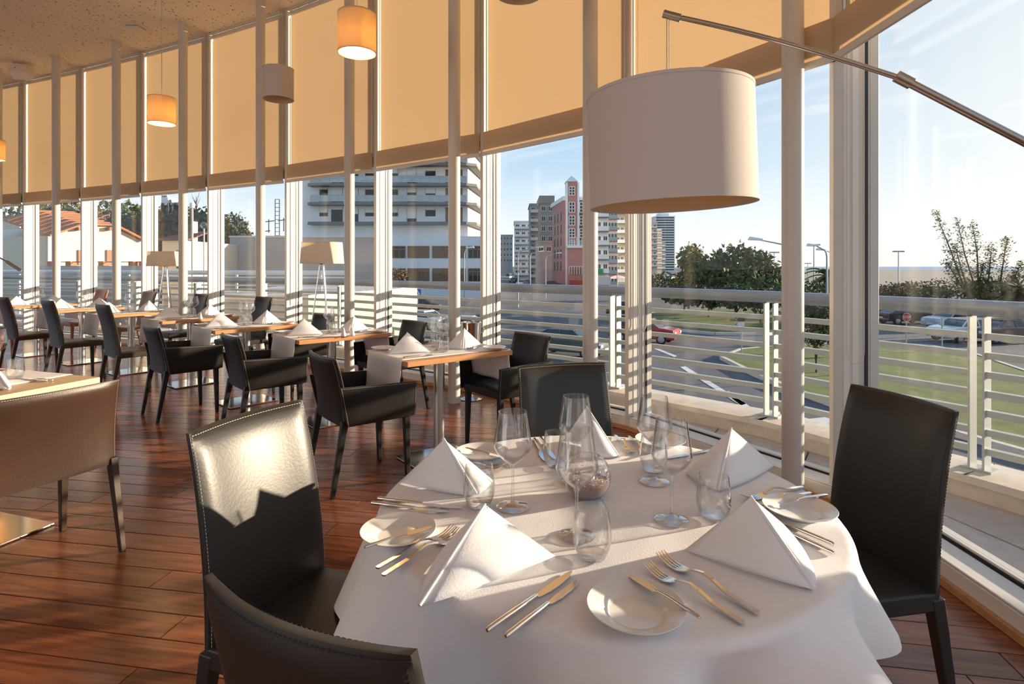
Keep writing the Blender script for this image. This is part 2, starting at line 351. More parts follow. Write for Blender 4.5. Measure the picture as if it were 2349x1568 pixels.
def bay_mb(): return MB()
ORD = ['first', 'second', 'third', 'fourth', 'fifth', 'sixth', 'seventh', 'eighth', 'ninth', 'tenth', 'eleventh', 'twelfth', 'thirteenth']
blind_roots = []
for i, (a, c, h) in enumerate(BAYS):
    d = (c - a).normalized(); n = Vector((d.y, -d.x, 0)); Lb = (c - a).length
    w = thing('window_%d' % (i + 1), None, None, kind='structure')
    door = (i == 8)
    # local drawing helper: along the bay, outward, up
    def P(s, o, z): return a + d * s + n * o + Vector((0, 0, z))
    def bar(mb, s0, s1, o0, o1, z0, z1):
        mb.hexa([P(s0, o0, z0), P(s1, o0, z0), P(s1, o1, z0), P(s0, o1, z0), P(s0, o0, z1), P(s1, o0, z1), P(s1, o1, z1), P(s0, o1, z1)])
    mb = MB(); bar(mb, .03, Lb - .03, -.004, .004, .12, CEIL - .02); mb.build('pane', M['glass'], w, fix=True)
    mb = MB(); bar(mb, 0, Lb, -.17, .05, 0, .095); bar(mb, 0, Lb, -.165, -.03, .095, .105); mb.build('sill', M['alu_white'], w, bevel=.004, seg=1)
    mb = MB(); bar(mb, 0, Lb, -.020, -.013, .10, .112); bar(mb, 0, Lb, .006, .012, .10, .112)
    lw_ = .024 if i == 2 else .034
    for s0, s1 in ((.050, .056), (Lb - lw_ - .004, Lb - lw_)): bar(mb, s0, s1, -.010, .010, .116, CEIL - .03)
    mb.build('gasket', M['gasket'], w)
    mb = MB()
    for s0, s1 in ((0, .05), (Lb - (.024 if i == 2 else .034), Lb)): bar(mb, s0, s1, -.035 if i != 2 or s0 == 0 else -.012, .03, .1, CEIL)
    bar(mb, 0, Lb, .012, .05, .095, .118); bar(mb, 0, Lb, -.013, .006, .095, .122)
    mb.build('frame', M['alu_white'], w, bevel=.003, seg=1)
    # the upright fin at the left end of the bay
    f = MB()
    def Q(t, o, z): return c + d * t + n * o + Vector((0, 0, z))
    def fbar(mb, t0, t1, o0, o1, z0, z1):
        mb.hexa([Q(t0, o0, z0), Q(t1, o0, z0), Q(t1, o1, z0), Q(t0, o1, z0), Q(t0, o0, z1), Q(t1, o0, z1), Q(t1, o1, z1), Q(t0, o1, z1)])
    fbar(f, -.022, .022, -FIN, .02, 0, CEIL - .004)
    fbar(f, -.030, .030, .02, .07, 0, CEIL)
    f.build('mullion', M['alu'], w, bevel=.004, seg=1)
    g = MB()
    for o0 in (-.125, -.075): fbar(g, -.0245, -.022, o0, o0 + .034, .10, CEIL - .01)
    g.build('mullion_cover', M['alu_white'], w)
    mb = MB(); bar(mb, .02, Lb - .02, -.19, -.17, 0, .035); mb.build('skirting', M['beech'], w, bevel=.003, seg=1)
    # roller blind
    if i >= 1:
        k = i - 2
        where = {2: 'rightmost roller blind, steeply foreshortened, beside the black chair at the right'}.get(i, '%s roller blind from the right, tan translucent fabric behind the column row' % ORD[i - 2] if i > 2 else 'tan roller blind just out of frame beside the camera')
        bl = thing('roller_blind', where, 'blind', tuple(P(Lb / 2, -.125, ZB)), math.atan2(d.y, d.x), 'roller blinds along the window wall')
        hw = Lb / 2 - .045; H = CEIL - .05 - ZB
        x = MB(); x.box(-hw, -.0012, .11, hw, .0012, H); x.build('fabric', M['blind'], bl)
        x = MB(); x.box(-hw, -.003, .02, hw, .003, .115); x.build('hem', M['blind_hem'], bl)
        x = MB(); x.box(-hw - .004, -.011, -.012, hw + .004, .011, .022); x.build('bottom_bar', M['alu'], bl, bevel=.004)
        x = MB(); x.box(-hw, .0688, -.045, hw, .0712, .16); x.build('valance', M['blind'], bl)
        x = MB(); x.box(-hw - .004, .060, -.085, hw + .004, .080, -.045); x.box(-hw - .004, .068, .15, -hw + .012, .072, H); x.box(hw - .012, .068, .15, hw + .004, .072, H); x.build('lower_bar', M['alu'], bl, bevel=.003)
        x = MB(); x.tube([(-hw, 0, H - .01), (hw, 0, H - .01)], .03, 12); x.build('roller', M['alu'], bl, smooth=40)
        # bead chain hanging down at the left end
        pts = []
        xs, ys, zl = hw + .012, -.045, .86 - ZB
        for j in range(25):
            th = math.pi * j / 24
            pts.append((xs - .028 + .028 * math.cos(th) * 1.0, ys + .03 * math.cos(th), zl - .07 * math.sin(th)))
        x = MB(); x.tube([(xs, ys + .03, H - .05)] + pts + [(xs - .056, ys - .03, H - .05)], .0022, 5); x.build('chain', M['white_plastic'], bl, smooth=60)
        blind_roots.append(bl)

# columns in a curved row inside the windows
colx = [-4, 128.8, 267, 420, 597.5, 801.5, 1042, 1354, 1818.5]
cold = [10.15, 9.55, 8.90, 8.25, 7.50, 6.62, 5.54, 4.42, 3.25]
COLS = [Vector(((x - CX) / FPX * D, D, 0)) for x, D in zip(colx, cold)]
cwhere = ['leftmost grey column cut by the photo edge', 'second grey column from the left, before the cream house', 'third grey column from the left, left of the small lit pendant',
          'fourth grey column from the left, in front of the far floor lamp', 'fifth grey column from the left, beside the unlit pendant', 'sixth grey column from the left, in front of the nearer floor lamp',
          'seventh grey column from the left, beside the steel wine bucket', 'eighth grey column from the left, behind the hanging drum shade', 'rightmost grey column, between round table and window']
for p, wh in zip(COLS, cwhere):
    x = MB(); x.lathe([(.0585, 0), (.0585, CEIL)], 40); o = x.build('column', M['column'], None, smooth=60)
    o.location = p; tag(o, wh, 'column', 'columns along the window wall')
    c2 = MB(); c2.lathe([(.0605, 0), (.0605, .02), (.0585, .02)], 40); c2.build('collar', M['column'], o, smooth=40)

# ceiling follows the wall
cpoly = [(b[0].x, b[0].y) for b in BAYS] + [(BAYS[-1][1].x, BAYS[-1][1].y)]
far = BAYS[-1][1]
back = [(-17.5, far.y), (-17.5, -5), (BAYS[0][0].x, -5)]
x = MB(); x.prism(cpoly + back, CEIL, CEIL + .3); o = x.build('ceiling', M['ceiling'], None); tag(o, kind='structure')
M['wall'] = mat('warm wall', (.52, .50, .49), .9, noise=.02, nscale=2)
x = MB(); x.box(-17.5, -5.2, -.1, BAYS[0][0].x, -5.0, CEIL); tag(x.build('wall_back', M['wall'], None), kind='structure')
# thin trim where ceiling meets wall
x = MB()
for a, c, h in BAYS:
    d = (c - a).normalized(); n = Vector((d.y, -d.x, 0))
    x.hexa([a - n * .175, c - n * .175, c - n * .10, a - n * .10] and [Vector((q.x, q.y, z)) for z in (CEIL - .03, CEIL + .01) for q in (a - n * .165, c - n * .165, c - n * .145, a - n * .145)])
o = x.build('trim_1', M['alu'], None); tag(o, kind='structure')

# floor: dark bed, planks laid on it
fl = MB(); fl.prism([(p[0], p[1]) for p in cpoly] + back, -.3, -.006); floor = fl.build('floor', M['floor_base'], None); tag(floor, kind='structure')
PW, PA = .138, R(-9.5)
pu = Vector((math.cos(PA), math.sin(PA), 0)); pv = Vector((-math.sin(PA), math.cos(PA), 0))
def inside(p, m=.0):
    if p.x < -17 or p.y < -4.8: return False
    for a, c, h in BAYS:
        d = (c - a).normalized(); n = Vector((d.y, -d.x, 0))
        if (p - a).dot(n) > -.0 - m: return False
    return True
PM = {}
def plank_mesh(L):
    k = round(L, 2)
    if k not in PM:
        q = MB(); e = .0016
        q.hexa([(e, e, -.02), (L - e, e, -.02), (L - e, PW - e, -.02), (e, PW - e, -.02), (e, e, -.0008), (L - e, e, -.0008), (L - e, PW - e, -.0008), (e, PW - e, -.0008)])
        q.hexa([(e, e, -.0008), (L - e, e, -.0008), (L - e, PW - e, -.0008), (e, PW - e, -.0008), (2 * e, 2 * e, 0), (L - 2 * e, 2 * e, 0), (L - 2 * e, PW - 2 * e, 0), (2 * e, PW - 2 * e, 0)])
        me = q.mesh('plank'); me.materials.append(M['plank']); PM[k] = me
    return PM[k]
cand = []; rest = MB()
rng = random.Random(3)
for r in range(-40, 120):
    s = -24 + rng.uniform(0, 1.5)
    while s < 8:
        L = rng.choice((1.1, 1.3, 1.5, 1.7))
        lo, hi = s, s + L
        for a, c, h in BAYS:
            dd = (c - a).normalized(); n = Vector((dd.y, -dd.x, 0)); o2 = pv * (r * PW + PW / 2); k = pu.dot(n); v0 = (o2 - a).dot(n) + .03
            if abs(k) > 1e-4:
                t_ = -v0 / k
                if k > 0: hi = min(hi, t_)
                else: lo = max(lo, t_)
            elif v0 > 0: hi = lo
        s0 = s
        if hi - lo > .12:
            L2 = hi - lo; o = pu * lo + pv * (r * PW); mid = o + pu * (L2 / 2) + pv * (PW / 2)
            vis = mid.y > .6 and abs(mid.x / max(mid.y, .1)) < 1.15 or (mid.y > .2 and abs(mid.x) < 2)
            if mid.x > -17 and mid.y > -4.8: cand.append((mid.length if vis else 99 + mid.length, o, L2))
        s += L
cand.sort(key=lambda t: t[0])
for k, (dist, o, L) in enumerate(cand):
    if k < 290:
        ob = bpy.data.objects.new('plank', plank_mesh(L)); COL.objects.link(ob); ob.parent = floor
        ob.location = o + Vector((0, 0, rng.uniform(-.0006, 0))); ob.rotation_euler = (0, 0, PA)
    else:
        e = .0016
        q = [o + pu * e + pv * e, o + pu * (L - e) + pv * e, o + pu * (L - e) + pv * (PW - e), o + pu * e + pv * (PW - e)]
        rest.hexa([v + Vector((0, 0, -.02)) for v in q] + list(q))
rest.build('plank_field', M['plank'], floor, kind='stuff')

# ------------------------------------------------------------------ terrace, kerb and railing outside
RAILP = [(3.55, 1.2), (3.30, 2.30), (2.76, 3.36), (2.07, 4.55), (1.02, 5.62)]
for i in range(6, NB):
    a, c, h = BAYS[i]; p = c + nout(h + 1) * .80
    RAILP.append((p.x, p.y))
RAILP[5:5] = []
RV = [Vector((p[0], p[1], 0)) for p in RAILP]
# remove points that fold back
RV = [RV[0]] + [RV[i] for i in range(1, len(RV)) if (RV[i] - RV[i - 1]).length > .6]
GRD = -3.5
poly = [(p.x + 0, p.y) for p in RV]
ins = [(b[0].x, b[0].y) for b in BAYS[2:]] + [(BAYS[-1][1].x, BAYS[-1][1].y)]
x = MB(); x.prism([(p.x, p.y) for p in RV] + list(reversed(ins)), GRD, -.04); o = x.build('floor_terrace', M['joint'], None); tag(o, kind='structure'); terr = o
# pavers: strips across the terrace between wall and kerb
PVM = M['paver']
def seg_pts(poly, n):
    tot = [0]
    for i in range(len(poly) - 1): tot.append(tot[-1] + (poly[i + 1] - poly[i]).length)
    def pt(t):
        s = t * tot[-1]
        for i in range(len(poly) - 1):
            if s <= tot[i + 1] + 1e-6: return poly[i].lerp(poly[i + 1], (s - tot[i]) / (tot[i + 1] - tot[i]))
        return poly[-1]
    return [pt(k / n) for k in range(n + 1)]
inn = [Vector((p[0], p[1], 0)) for p in ins]
A_, B_ = seg_pts(inn, 26), seg_pts(RV[1:], 26)
for k in range(26):
    for r in range(2):
        t0, t1 = r * .5 + .004, r * .5 + .496
        qs = []
        for (u, t) in ((0, t0), (1, t0), (1, t1), (0, t1)):
            a0, b0 = A_[k + u], B_[k + u]
            qs.append(a0.lerp(b0, t))
        c0 = sum(qs, Vector()) / 4
        qs = [c0 + (q - c0) * (1 - .018) for q in qs]
        x = MB(); x.hexa([(q.x, q.y, -.06) for q in qs] + [(q.x, q.y, -.015) for q in qs]); x.build('paver', PVM, terr)
# kerb under the railing
kb = MB()
for i in range(len(RV) - 1):
    kb.wall(RV[i], RV[i + 1], GRD, .10, -.16, .14)
    kb.wall(RV[i], RV[i + 1], .085, .128, -.19, .18)
o = kb.build('trim_2', M['kerb'], None); tag(o, kind='structure')
rl = thing('balcony_railing', 'white railing with thick tube handrail and thin bars around the terrace', 'railing', (RV[2].x, RV[2].y, .128))
off = -Vector((RV[2].x, RV[2].y, .128))
def shift(mb): mb.v = [tuple(Vector(v) + off) for v in mb.v]; return mb
x = MB(); x.tube([p + Vector((0, 0, 1.08)) for p in RV], .048, 16); shift(x).build('handrail', M['tube'], rl, smooth=60)
for i in range(len(RV) - 1):
    a, c = RV[i], RV[i + 1]; d = (c - a).normalized(); n = Vector((-d.y, d.x, 0)); L_ = (c - a).length
    for j in range(7):
        z = .245 + j * .112
        x = MB(); x.obox((a + c) / 2 + Vector((0, 0, z)), d * (L_ / 2 - .04), n * .024, Vector((0, 0, .019))); shift(x).build('bar', M['rail'], rl, bevel=.002, seg=1)
    for s in (.035, -.035):
        p = a + d * s if i else a + d * max(s, .035)
        x = MB(); x.obox(p + Vector((0, 0, .58)), d * .006, n * .045, Vector((0, 0, .45))); shift(x).build('post', M['rail'], rl)
    x = MB(); x.obox(a + Vector((0, 0, .135)), d * .075, n * .055, Vector((0, 0, .007))); shift(x).build('foot_plate', M['rail'], rl)

# ------------------------------------------------------------------ chairs
def stitch_line(pts, step=.0085, ln=.0055, r=.0008):
    q = MB(); nxt = 0.0; run = 0.0
    for i in range(len(pts) - 1):
        a, c = Vector(pts[i]), Vector(pts[i + 1]); L = (c - a).length; d = (c - a) / max(L, 1e-6)
        while nxt < run + L:
            p = a + d * (nxt - run); q.tube([p, p + d * ln], r, 4); nxt += step
        run += L
    return q
def make_chair(name, label, top=.95, leather='leather_black', arms=False, stitched=False, width=.44, lean=.085, thread='stitch'):
    t = thing(name, label, 'chair')
    ml = M[leather]; hw = width / 2
    # seat: padded slab
    x = MB()
    def seat(u, v, s):
        a, b_ = 2 * u - 1, 2 * v - 1
        pz = (1 - abs(a) ** 8) * (1 - abs(b_) ** 8)
        return (a * hw, b_ * .215 + .01, (.445 + .018 * pz) if s else (.395 - .004 * pz))
    x.grid(lambda u, v: seat(u, v, 1), 14, 14); x.grid(lambda u, v: seat(u, v, 0), 14, 14, True)
    e = [(-hw, -.205), (hw, -.205), (hw, .225), (-hw, .225)]
    for k in range(4):
        p, q = e[k], e[(k + 1) % 4]; n = 14
        x.grid(lambda u, v: (p[0] + (q[0] - p[0]) * u, p[1] + (q[1] - p[1]) * u, .395 + .05 * v), n, 1)
    x.build('seat', ml, t, smooth=50, fix=True, bevel=.006)
    # back: one padded panel, slightly hollow, leaning, with pinched seams
    z0 = .40
    def back(u, v, s):
        a = 2 * u - 1; h = v
        z = z0 + (top - z0) * h
        w = hw * (1.0 - .055 * h)
        rec = -.205 - lean * h * h * .9 - lean * .25 * h
        bow = .030 * (a * a) * (.25 + .75 * h)
        pinch = (1 - abs(a) ** 10) * (1 - abs(2 * max(v, .5) - 1) ** 14)
        th = .006 + .017 * pinch
        z += .010 * (1 - a * a) * h * 0
        return (a * w, rec + bow + (th if s else -th), z)
    nu, nv = 20, 24
    x = MB(); x.grid(lambda u, v: back(u, v, 1), nu, nv, True); x.grid(lambda u, v: back(u, v, 0), nu, nv)
    x.grid(lambda u, v: back(1, u, v), nv, 1, True); x.grid(lambda u, v: back(0, u, v), nv, 1)
    x.grid(lambda u, v: back(u, 1, v), nu, 1); x.grid(lambda u, v: back(u, 0, v), nu, 1, True)
    bk = x.build('backrest', ml, t, smooth=60, fix=True)
    if stitched:
        edge = [back(0, j / nv, .5 > 1) for j in range(2, nv)]
        def line(s, ins):
            o = .0016 if s else -.0016
            pl = [Vector(back(ins, j / nv, s)) + Vector((0, o, 0)) for j in range(2, nv)]
            tp = [Vector(back(ins + (1 - 2 * ins) * j / 30, .988, s)) + Vector((0, o, 0)) for j in range(31)]
            pr = [Vector(back(1 - ins, j / nv, s)) + Vector((0, o, 0)) for j in range(nv - 1, 1, -1)]
            return pl + tp + pr
        q = stitch_line(line(1, .012)); q2 = stitch_line(line(0, .012)); q.add(q2.v, q2.f)
        q.build('stitching', M[thread], bk, kind='stuff')
    # legs, leather wrapped and tapering
    for sx in (-1, 1):
        x = MB(); x.taper((sx * (hw - .022), .195, .41), (sx * (hw - .020), .205, 0), .040, .026); x.build('leg', ml, t, bevel=.005)
        x = MB(); x.taper((sx * (hw - .016), -.200, .43), (sx * (hw - .012), -.275, 0), .036, .025, .042, .026); x.build('leg', ml, t, bevel=.005)
    if arms:
        for sx in (-1, 1):
            def arm(u, v, s):
                y = -.20 + .44 * u; zt = .635 - .02 * u; zb = .405
                z = zb + (zt - zb) * v
                yy = y - .05 * v * (1 - u)
                edge = (1 - abs(2 * u - 1) ** 10) * (1 - abs(2 * v - 1) ** 10)
                th = .006 + .007 * edge
                return (sx * (hw + .014 + .016 * v) + (th if s else -th), yy, z)
            x = MB(); x.grid(lambda u, v: arm(u, v, 1), 10, 8); x.grid(lambda u, v: arm(u, v, 0), 10, 8, True)
            x.grid(lambda u, v: arm(1, u, v), 8, 1); x.grid(lambda u, v: arm(0, u, v), 8, 1, True)
            x.grid(lambda u, v: arm(u, 1, v), 10, 1, True); x.grid(lambda u, v: arm(u, 0, v), 10, 1)
            ar = x.build('armrest', ml, t, smooth=60, fix=True)
            if stitched:
                pts = [Vector(arm(.02, j / 8, sx > 0)) + Vector((sx * .0016, 0, 0)) for j in range(9)] + [Vector(arm(.02 + .96 * j / 10, .97, sx > 0)) + Vector((sx * .0016, 0, 0)) for j in range(11)] + [Vector(arm(.985, 1 - j / 8, sx > 0)) + Vector((sx * .0016, 0, 0)) for j in range(9)]
                stitch_line(pts).build('stitching', M[thread], ar, kind='stuff')
    return t
def face(dx, dy): return math.atan2(dy, dx) - math.pi / 2      # chairs face +y in their own frame

# at the round table
TC = Vector((.222, 1.415, 0)); TR = .530; TZ = .75
ch_side = make_chair('dining_chair', 'grey leather chair left of the round table, sunlit with a shadow across its back', .93, 'leather_grey', stitched=True, width=.395)
ch_side.location = (-.449, 1.423, 0); ch_side.rotation_euler = (0, 0, face(.926, -.378))
def add_chair(src, x, y, dx, dy, label, mats=None): return copy_tree(src, (x, y, 0), face(dx, dy), label, mats=mats)
front_chair = add_chair(ch_side, -.125, .907, .45, .89, 'black leather chair in the foreground, seen from behind at the bottom of the photo', {'pale thread': M['dark_stitch'], 'charcoal leather': M['leather_black']} and {'pale thread': M['dark_stitch']})
front_chair.scale = (.88, 1, 1)
add_chair(ch_side, .276, 2.04, .266, -.964, 'dark grey leather chair on the far side of the round table, seen from the front')
add_chair(ch_side, .918, 1.692, -.983, -.183, 'black leather high-backed chair at the right of the round table by the window', {'pale thread': M['dark_stitch']})

# ------------------------------------------------------------------ square tables along the windows
ROW = []
def tb(Bx, By, ang): return (Vector((Bx, By, 0)), Vector((math.cos(R(ang)), math.sin(R(ang)), 0)))
ROW = [tb(-.629, 3.425, 37.7), tb(-1.649, 4.405, 41.5), tb(-2.641, 5.06, 47.5), tb(-3.64, 5.92, 51), tb(-4.76, 6.62, 53.5), tb(-5.88, 7.32, 56), tb(-7.05, 8.0, 58)]
TL, TD = .80, .62
WHICH = ['nearest', 'second', 'third', 'fourth', 'fifth', 'sixth', 'farthest']
def tname(i): return ['the nearest wooden window table', 'the second wooden window table', 'the third wooden window table', 'the fourth wooden window table', 'the fifth wooden window table', 'the sixth wooden window table', 'the farthest wooden window table'][i]

t0 = thing('bistro_table', 'x', 'table', group='wooden tables along the windows')   # origin under the table centre, long side along x
x = MB(); x.box(-TL / 2, -TD / 2, .716, TL / 2, TD / 2, .749); x.build('tabletop', M['beech'], t0, bevel=.003)
x = MB(); x.lathe([(.038, .012), (.038, .715)], 28); x.build('pedestal', M['steel'], t0, smooth=60)
x = MB(); x.box(-.23, -.20, .004, .23, .20, .014); bp = x.build('base_plate', M['chrome'], t0, bevel=.003)
for sx in (-1, 1):
    for sy in (-1, 1):
        x = MB(); x.lathe([(.012, 0), (.012, .005)], 12, (sx * .21, sy * .18, 0), True, True); x.build('glide', M['black_metal'], bp)
x = MB(); x.box(-.17, -.17, .700, .17, .17, .716); x.build('spider_plate', M['black_metal'], t0)

def runner_mesh(seed, drop0, drop1, wid=.50):
    rr = random.Random(seed); ph = rr.uniform(0, 6)
    prof = [(-TL / 2 - .003, 'd')]
    def fn(u, v):
        # u along the runner (end drop, top, end drop), v across
        tot = drop0 + TL + .02 + drop1; s = u * tot
        y = (v - .5) * wid
        if s < drop0:
            k = (drop0 - s); wob = .012 * math.sin(ph + v * 7) * (k / drop0)
            return (-TL / 2 - .006 - abs(wob) - .02 * (k / drop0), y * (1 - .02 * k), .7515 - k - .0)
        if s > drop0 + TL + .02:
            k = s - drop0 - TL - .02; wob = .014 * math.sin(ph + 2 + v * 8) * (k / drop1)
            return (TL / 2 + .006 + abs(wob) + .02 * (k / drop1), y * (1 - .02 * k), .7515 - k)
        xx = s - drop0 - .01 - TL / 2
        return (max(-TL / 2 - .006, min(TL / 2 + .006, xx * (TL + .012) / TL)), y, .7522 + .0006 * math.sin(9 * xx + ph) * math.sin(v * 11))
    q = MB(); q.grid(fn, 60, 14); return q

def lathe_thing(name, label, cat, parts, matl, group=None, n=36, smooth=70):
    t = thing(name, label, cat, group=group)
    for pn, prof in parts:
        x = MB(); x.lathe(prof, n); x.build(pn, M[matl] if not isinstance(matl, dict) else M[matl.get(pn, 'wineglass')], t, smooth=smooth)
    return t
wine0 = lathe_thing('wine_glass', 'x', 'glass', [
    ('foot', [(.0003, .0006), (.034, .0006), (.0385, .0012), (.0392, .0022), (.037, .0034), (.022, .0062), (.0085, .0105), (.0045, .016)]),
    ('stem', [(.0045, .016), (.0036, .03), (.0034, .075), (.0042, .094), (.0075, .103)]),
    ('bowl', [(.0008, .1035), (.0075, .1035), (.016, .110), (.030, .122), (.0415, .1365), (.0458, .1465), (.0462, .151), (.0448, .160), (.0400, .190), (.0345, .2280), (.0341, .2296), (.0335, .2296), (.0335, .2280), (.0390, .190), (.0438, .160), (.0450, .151), (.0440, .1465), (.0400, .1375), (.029, .1235), (.015, .1115), (.0006, .1075)])],
    {'stem': 'wineglass_thick', 'foot': 'wineglass_thick'}, n=40)
tumb0 = lathe_thing('water_tumbler', 'x', 'glass', [
    ('base', [(.0003, .0008), (.022, .0008), (.027, .003), (.029, .008), (.0285, .0095), (.0003, .0078)]),
    ('body', [(.029, .008), (.0345, .020), (.0382, .036), (.0385, .050), (.0362, .075), (.0330, .0985), (.0325, .0998), (.0318, .0985), (.0350, .075), (.0373, .050), (.0370, .036), (.0332, .020), (.0285, .0095)])],
    {'base': 'wineglass_thick'}, n=40)
plate0 = lathe_thing('bread_plate', 'x', 'plate', [
    ('body', [(.0003, .0035), (.042, .0035), (.0455, .0045), (.0475, .0060), (.060, .0115), (.0735, .0165), (.0782, .0182), (.0796, .0188), (.0803, .0180), (.0795, .0165), (.060, .0085), (.049, .0030), (.0465, .0004), (.042, .0004), (.041, .0016), (.0003, .0016)]),
    ('foot_ring', [(.0425, .0), (.0465, .0), (.0465, .003), (.0425, .003)])], 'porcelain', n=56, smooth=60)

# cutlery lies along +x from handle end (0) to tip, on z = 0
def knife_thing():
    t = thing('table_knife', 'x', 'knife')
    x = MB(); x.tube([(0, 0, .0045), (.004, 0, .0048), (.06, 0, .0046), (.118, 0, .0042), (.122, 0, .004)], [.0030, .0045, .0048, .0038, .0026], 10); x.build('handle', M['cutlery'], t, smooth=50)
    pts = [(.120, -.0034), (.126, -.0062), (.150, -.0098), (.180, -.0098), (.205, -.0070), (.222, -.0010), (.224, .0022), (.210, .0050), (.180, .0062), (.150, .0062), (.126, .0048), (.120, .0034)]
    x = MB(); x.prism(pts, .0022, .0036); x.build('blade', M['cutlery'], t, bevel=.0005, seg=1)
    return t
def fork_thing(L=.205):
    t = thing('table_fork', 'x', 'fork')
    hz = lambda s: .0032 + .012 * math.sin(min(1, max(0, (s - .05) / .11)) * math.pi) ** 2 + .003 * math.sin(s / .15 * 3)
    k = L / .205
    pts = [(s * k, 0, hz(s)) for s in (0, .003, .03, .06, .085, .105, .125, .138)]
    x = MB()
    ws = [.003, .0048, .0050, .0044, .0036, .0030, .0028, .0034]
    o = 0
    for i in range(len(pts) - 1):
        p, q = Vector(pts[i]), Vector(pts[i + 1]); w0, w1 = ws[i], ws[i + 1]; h = .0016
        x.hexa([p + Vector((0, -w0, -h)), q + Vector((0, -w1, -h)), q + Vector((0, w1, -h)), p + Vector((0, w0, -h)), p + Vector((0, -w0, h)), q + Vector((0, -w1, h)), q + Vector((0, w1, h)), p + Vector((0, w0, h))])
    x.build('handle', M['cutlery'], t, smooth=50)
    x = MB()
    def hd_(s):  # head height profile
        u = (s - .136) / (.205 - .136)
        return .0075 - .0065 * math.sin(u * math.pi) + .005 * u * u
    prof = [(.136, .0034), (.142, .0085), (.152, .0118), (.160, .0122)]
    for i in range(len(prof) - 1):
        (a, w0), (c, w1) = prof[i], prof[i + 1]; a2, c2 = a * k, c * k; za, zc = hd_(a), hd_(c); h = .0009
        x.hexa([(a2, -w0, za - h), (c2, -w1, zc - h), (c2, w1, zc - h), (a2, w0, za - h), (a2, -w0, za + h), (c2, -w1, zc + h), (c2, w1, zc + h), (a2, w0, za + h)])
    x.build('neck', M['cutlery'], t, smooth=50)
    for j in range(4):
        y = -.0098 + j * .00653; x = MB(); st = (.158, .170, .182, .194, .205)
        for i in range(4):
            a, c = st[i], st[i + 1]; w0, w1 = .0021 - .0011 * i / 4, .0021 - .0011 * (i + 1) / 4; za, zc = hd_(a), hd_(c); h = .0009
            x.hexa([(a * k, y - w0, za - h), (c * k, y - w1, zc - h), (c * k, y + w1, zc - h), (a * k, y + w0, za - h), (a * k, y - w0, za + h), (c * k, y - w1, zc + h), (c * k, y + w1, zc + h), (a * k, y + w0, za + h)])
        x.build('tine', M['cutlery'], t, smooth=50)
    return t
def spreader_thing():
    t = thing('butter_knife', 'x', 'knife')
    x = MB(); x.tube([(0, 0, .003), (.003, 0, .0036), (.03, 0, .0042), (.065, 0, .0062), (.085, 0, .0054), (.092, 0, .004)], [.0022, .0034, .0036, .0026, .0020, .0028], 8); x.build('handle', M['cutlery'], t, smooth=50)
    x = MB(); x.prism([(.090, -.0060), (.100, -.0090), (.125, -.0098), (.148, -.0040), (.153, .0030), (.140, .0062), (.110, .0072), (.092, .0066)], .0030, .0042); x.build('blade', M['cutlery'], t, bevel=.0004, seg=1)
    return t
knife0, fork0, spread0 = knife_thing(), fork_thing(), spreader_thing()
PARK = []
def place_cut(src, p_end, p_tip, z, label, group=None, tilt=0.0, scale=None, first=[set()]):
    a, c = Vector(p_end), Vector(p_tip); d = c - a
    o = src if src.name not in first[0] else copy_tree(src)
    first[0].add(src.name) if o is src else None
    o.location = (a.x, a.y, z); o.rotation_euler = (0, -tilt, math.atan2(d.y, d.x))
    k = scale or 1; o.scale = (k, k, k)
    o['label'] = label
    if group: o['group'] = group
    return o
USED = set()
def put(src, loc, label, rz=0, group=None, scale=1):
    if src.name not in USED: USED.add(src.name); o = src
    else: o = copy_tree(src)
    o.location = loc; o.rotation_euler = (0, 0, rz); o.scale = (scale,) * 3; o['label'] = label
    if group: o['group'] = group
    return o

# napkins: folded into a standing pointed tent
def napkin(label, A, F, B, P, group=None):
    """two curved leaves meeting in a ridge from the peak P down to the foot F; A and B are the outer feet"""
    A, F, B, P = [Vector(v) for v in (A, F, B, P)]
    t = thing('folded_napkin', label, 'napkin', tuple((A + F + B) / 3 * Vector((1, 1, 0)) if False else ((A.x + F.x + B.x) / 3, (A.y + F.y + B.y) / 3, A.z)), group=group)
    o = Vector(t.location); k_ = (P.z - A.z) / .12
    def leaf(E, inner, sgn):
        n = (F - E).cross(P - E).normalized()
        c = (A + F + B) / 3
        if n.dot((E + F) / 2 - c) < 0: n = -n
        def fn(u, v):
            # u: from ridge (0) to the outer edge (1); v: from foot (0) to peak (1)
            base = F.lerp(E, u); p = base.lerp(P, v)
            bul = .020 * k_ * math.sin(math.pi * u ** .75) * (1 - v) ** .6 * (.35 + .65 * math.sin(math.pi * min(1, .25 + v)))
            rid = .004 * (1 - u) ** 4 * (1 - v)
            p = p + n * (bul + rid - inner)
            p.z = max(p.z, A.z + .0012)
            if inner: p.z = max(A.z + .0012, p.z - .003)
            return p - o
        q = MB(); q.grid(fn, 12, 12); return q
    for E, nm in ((A, 'front_leaf'), (B, 'back_leaf')):
        q = leaf(E, 0, 1); lf = q.build(nm, M['linen'], t, smooth=180, solid=.0022)
        q = leaf(E, .0065, 1); q.build('inner_fold', M['linen'], lf, smooth=180, solid=.002)
    # rolled ridge joining both leaves
    q = MB(); rp = [F.lerp(P, k / 10) - o + Vector((0, 0, .003)) for k in range(11)]
    q.tube(rp, [.0046 - .0022 * k / 10 for k in range(11)], 8); q.build('fold', M['linen'], t, smooth=60)
    return t

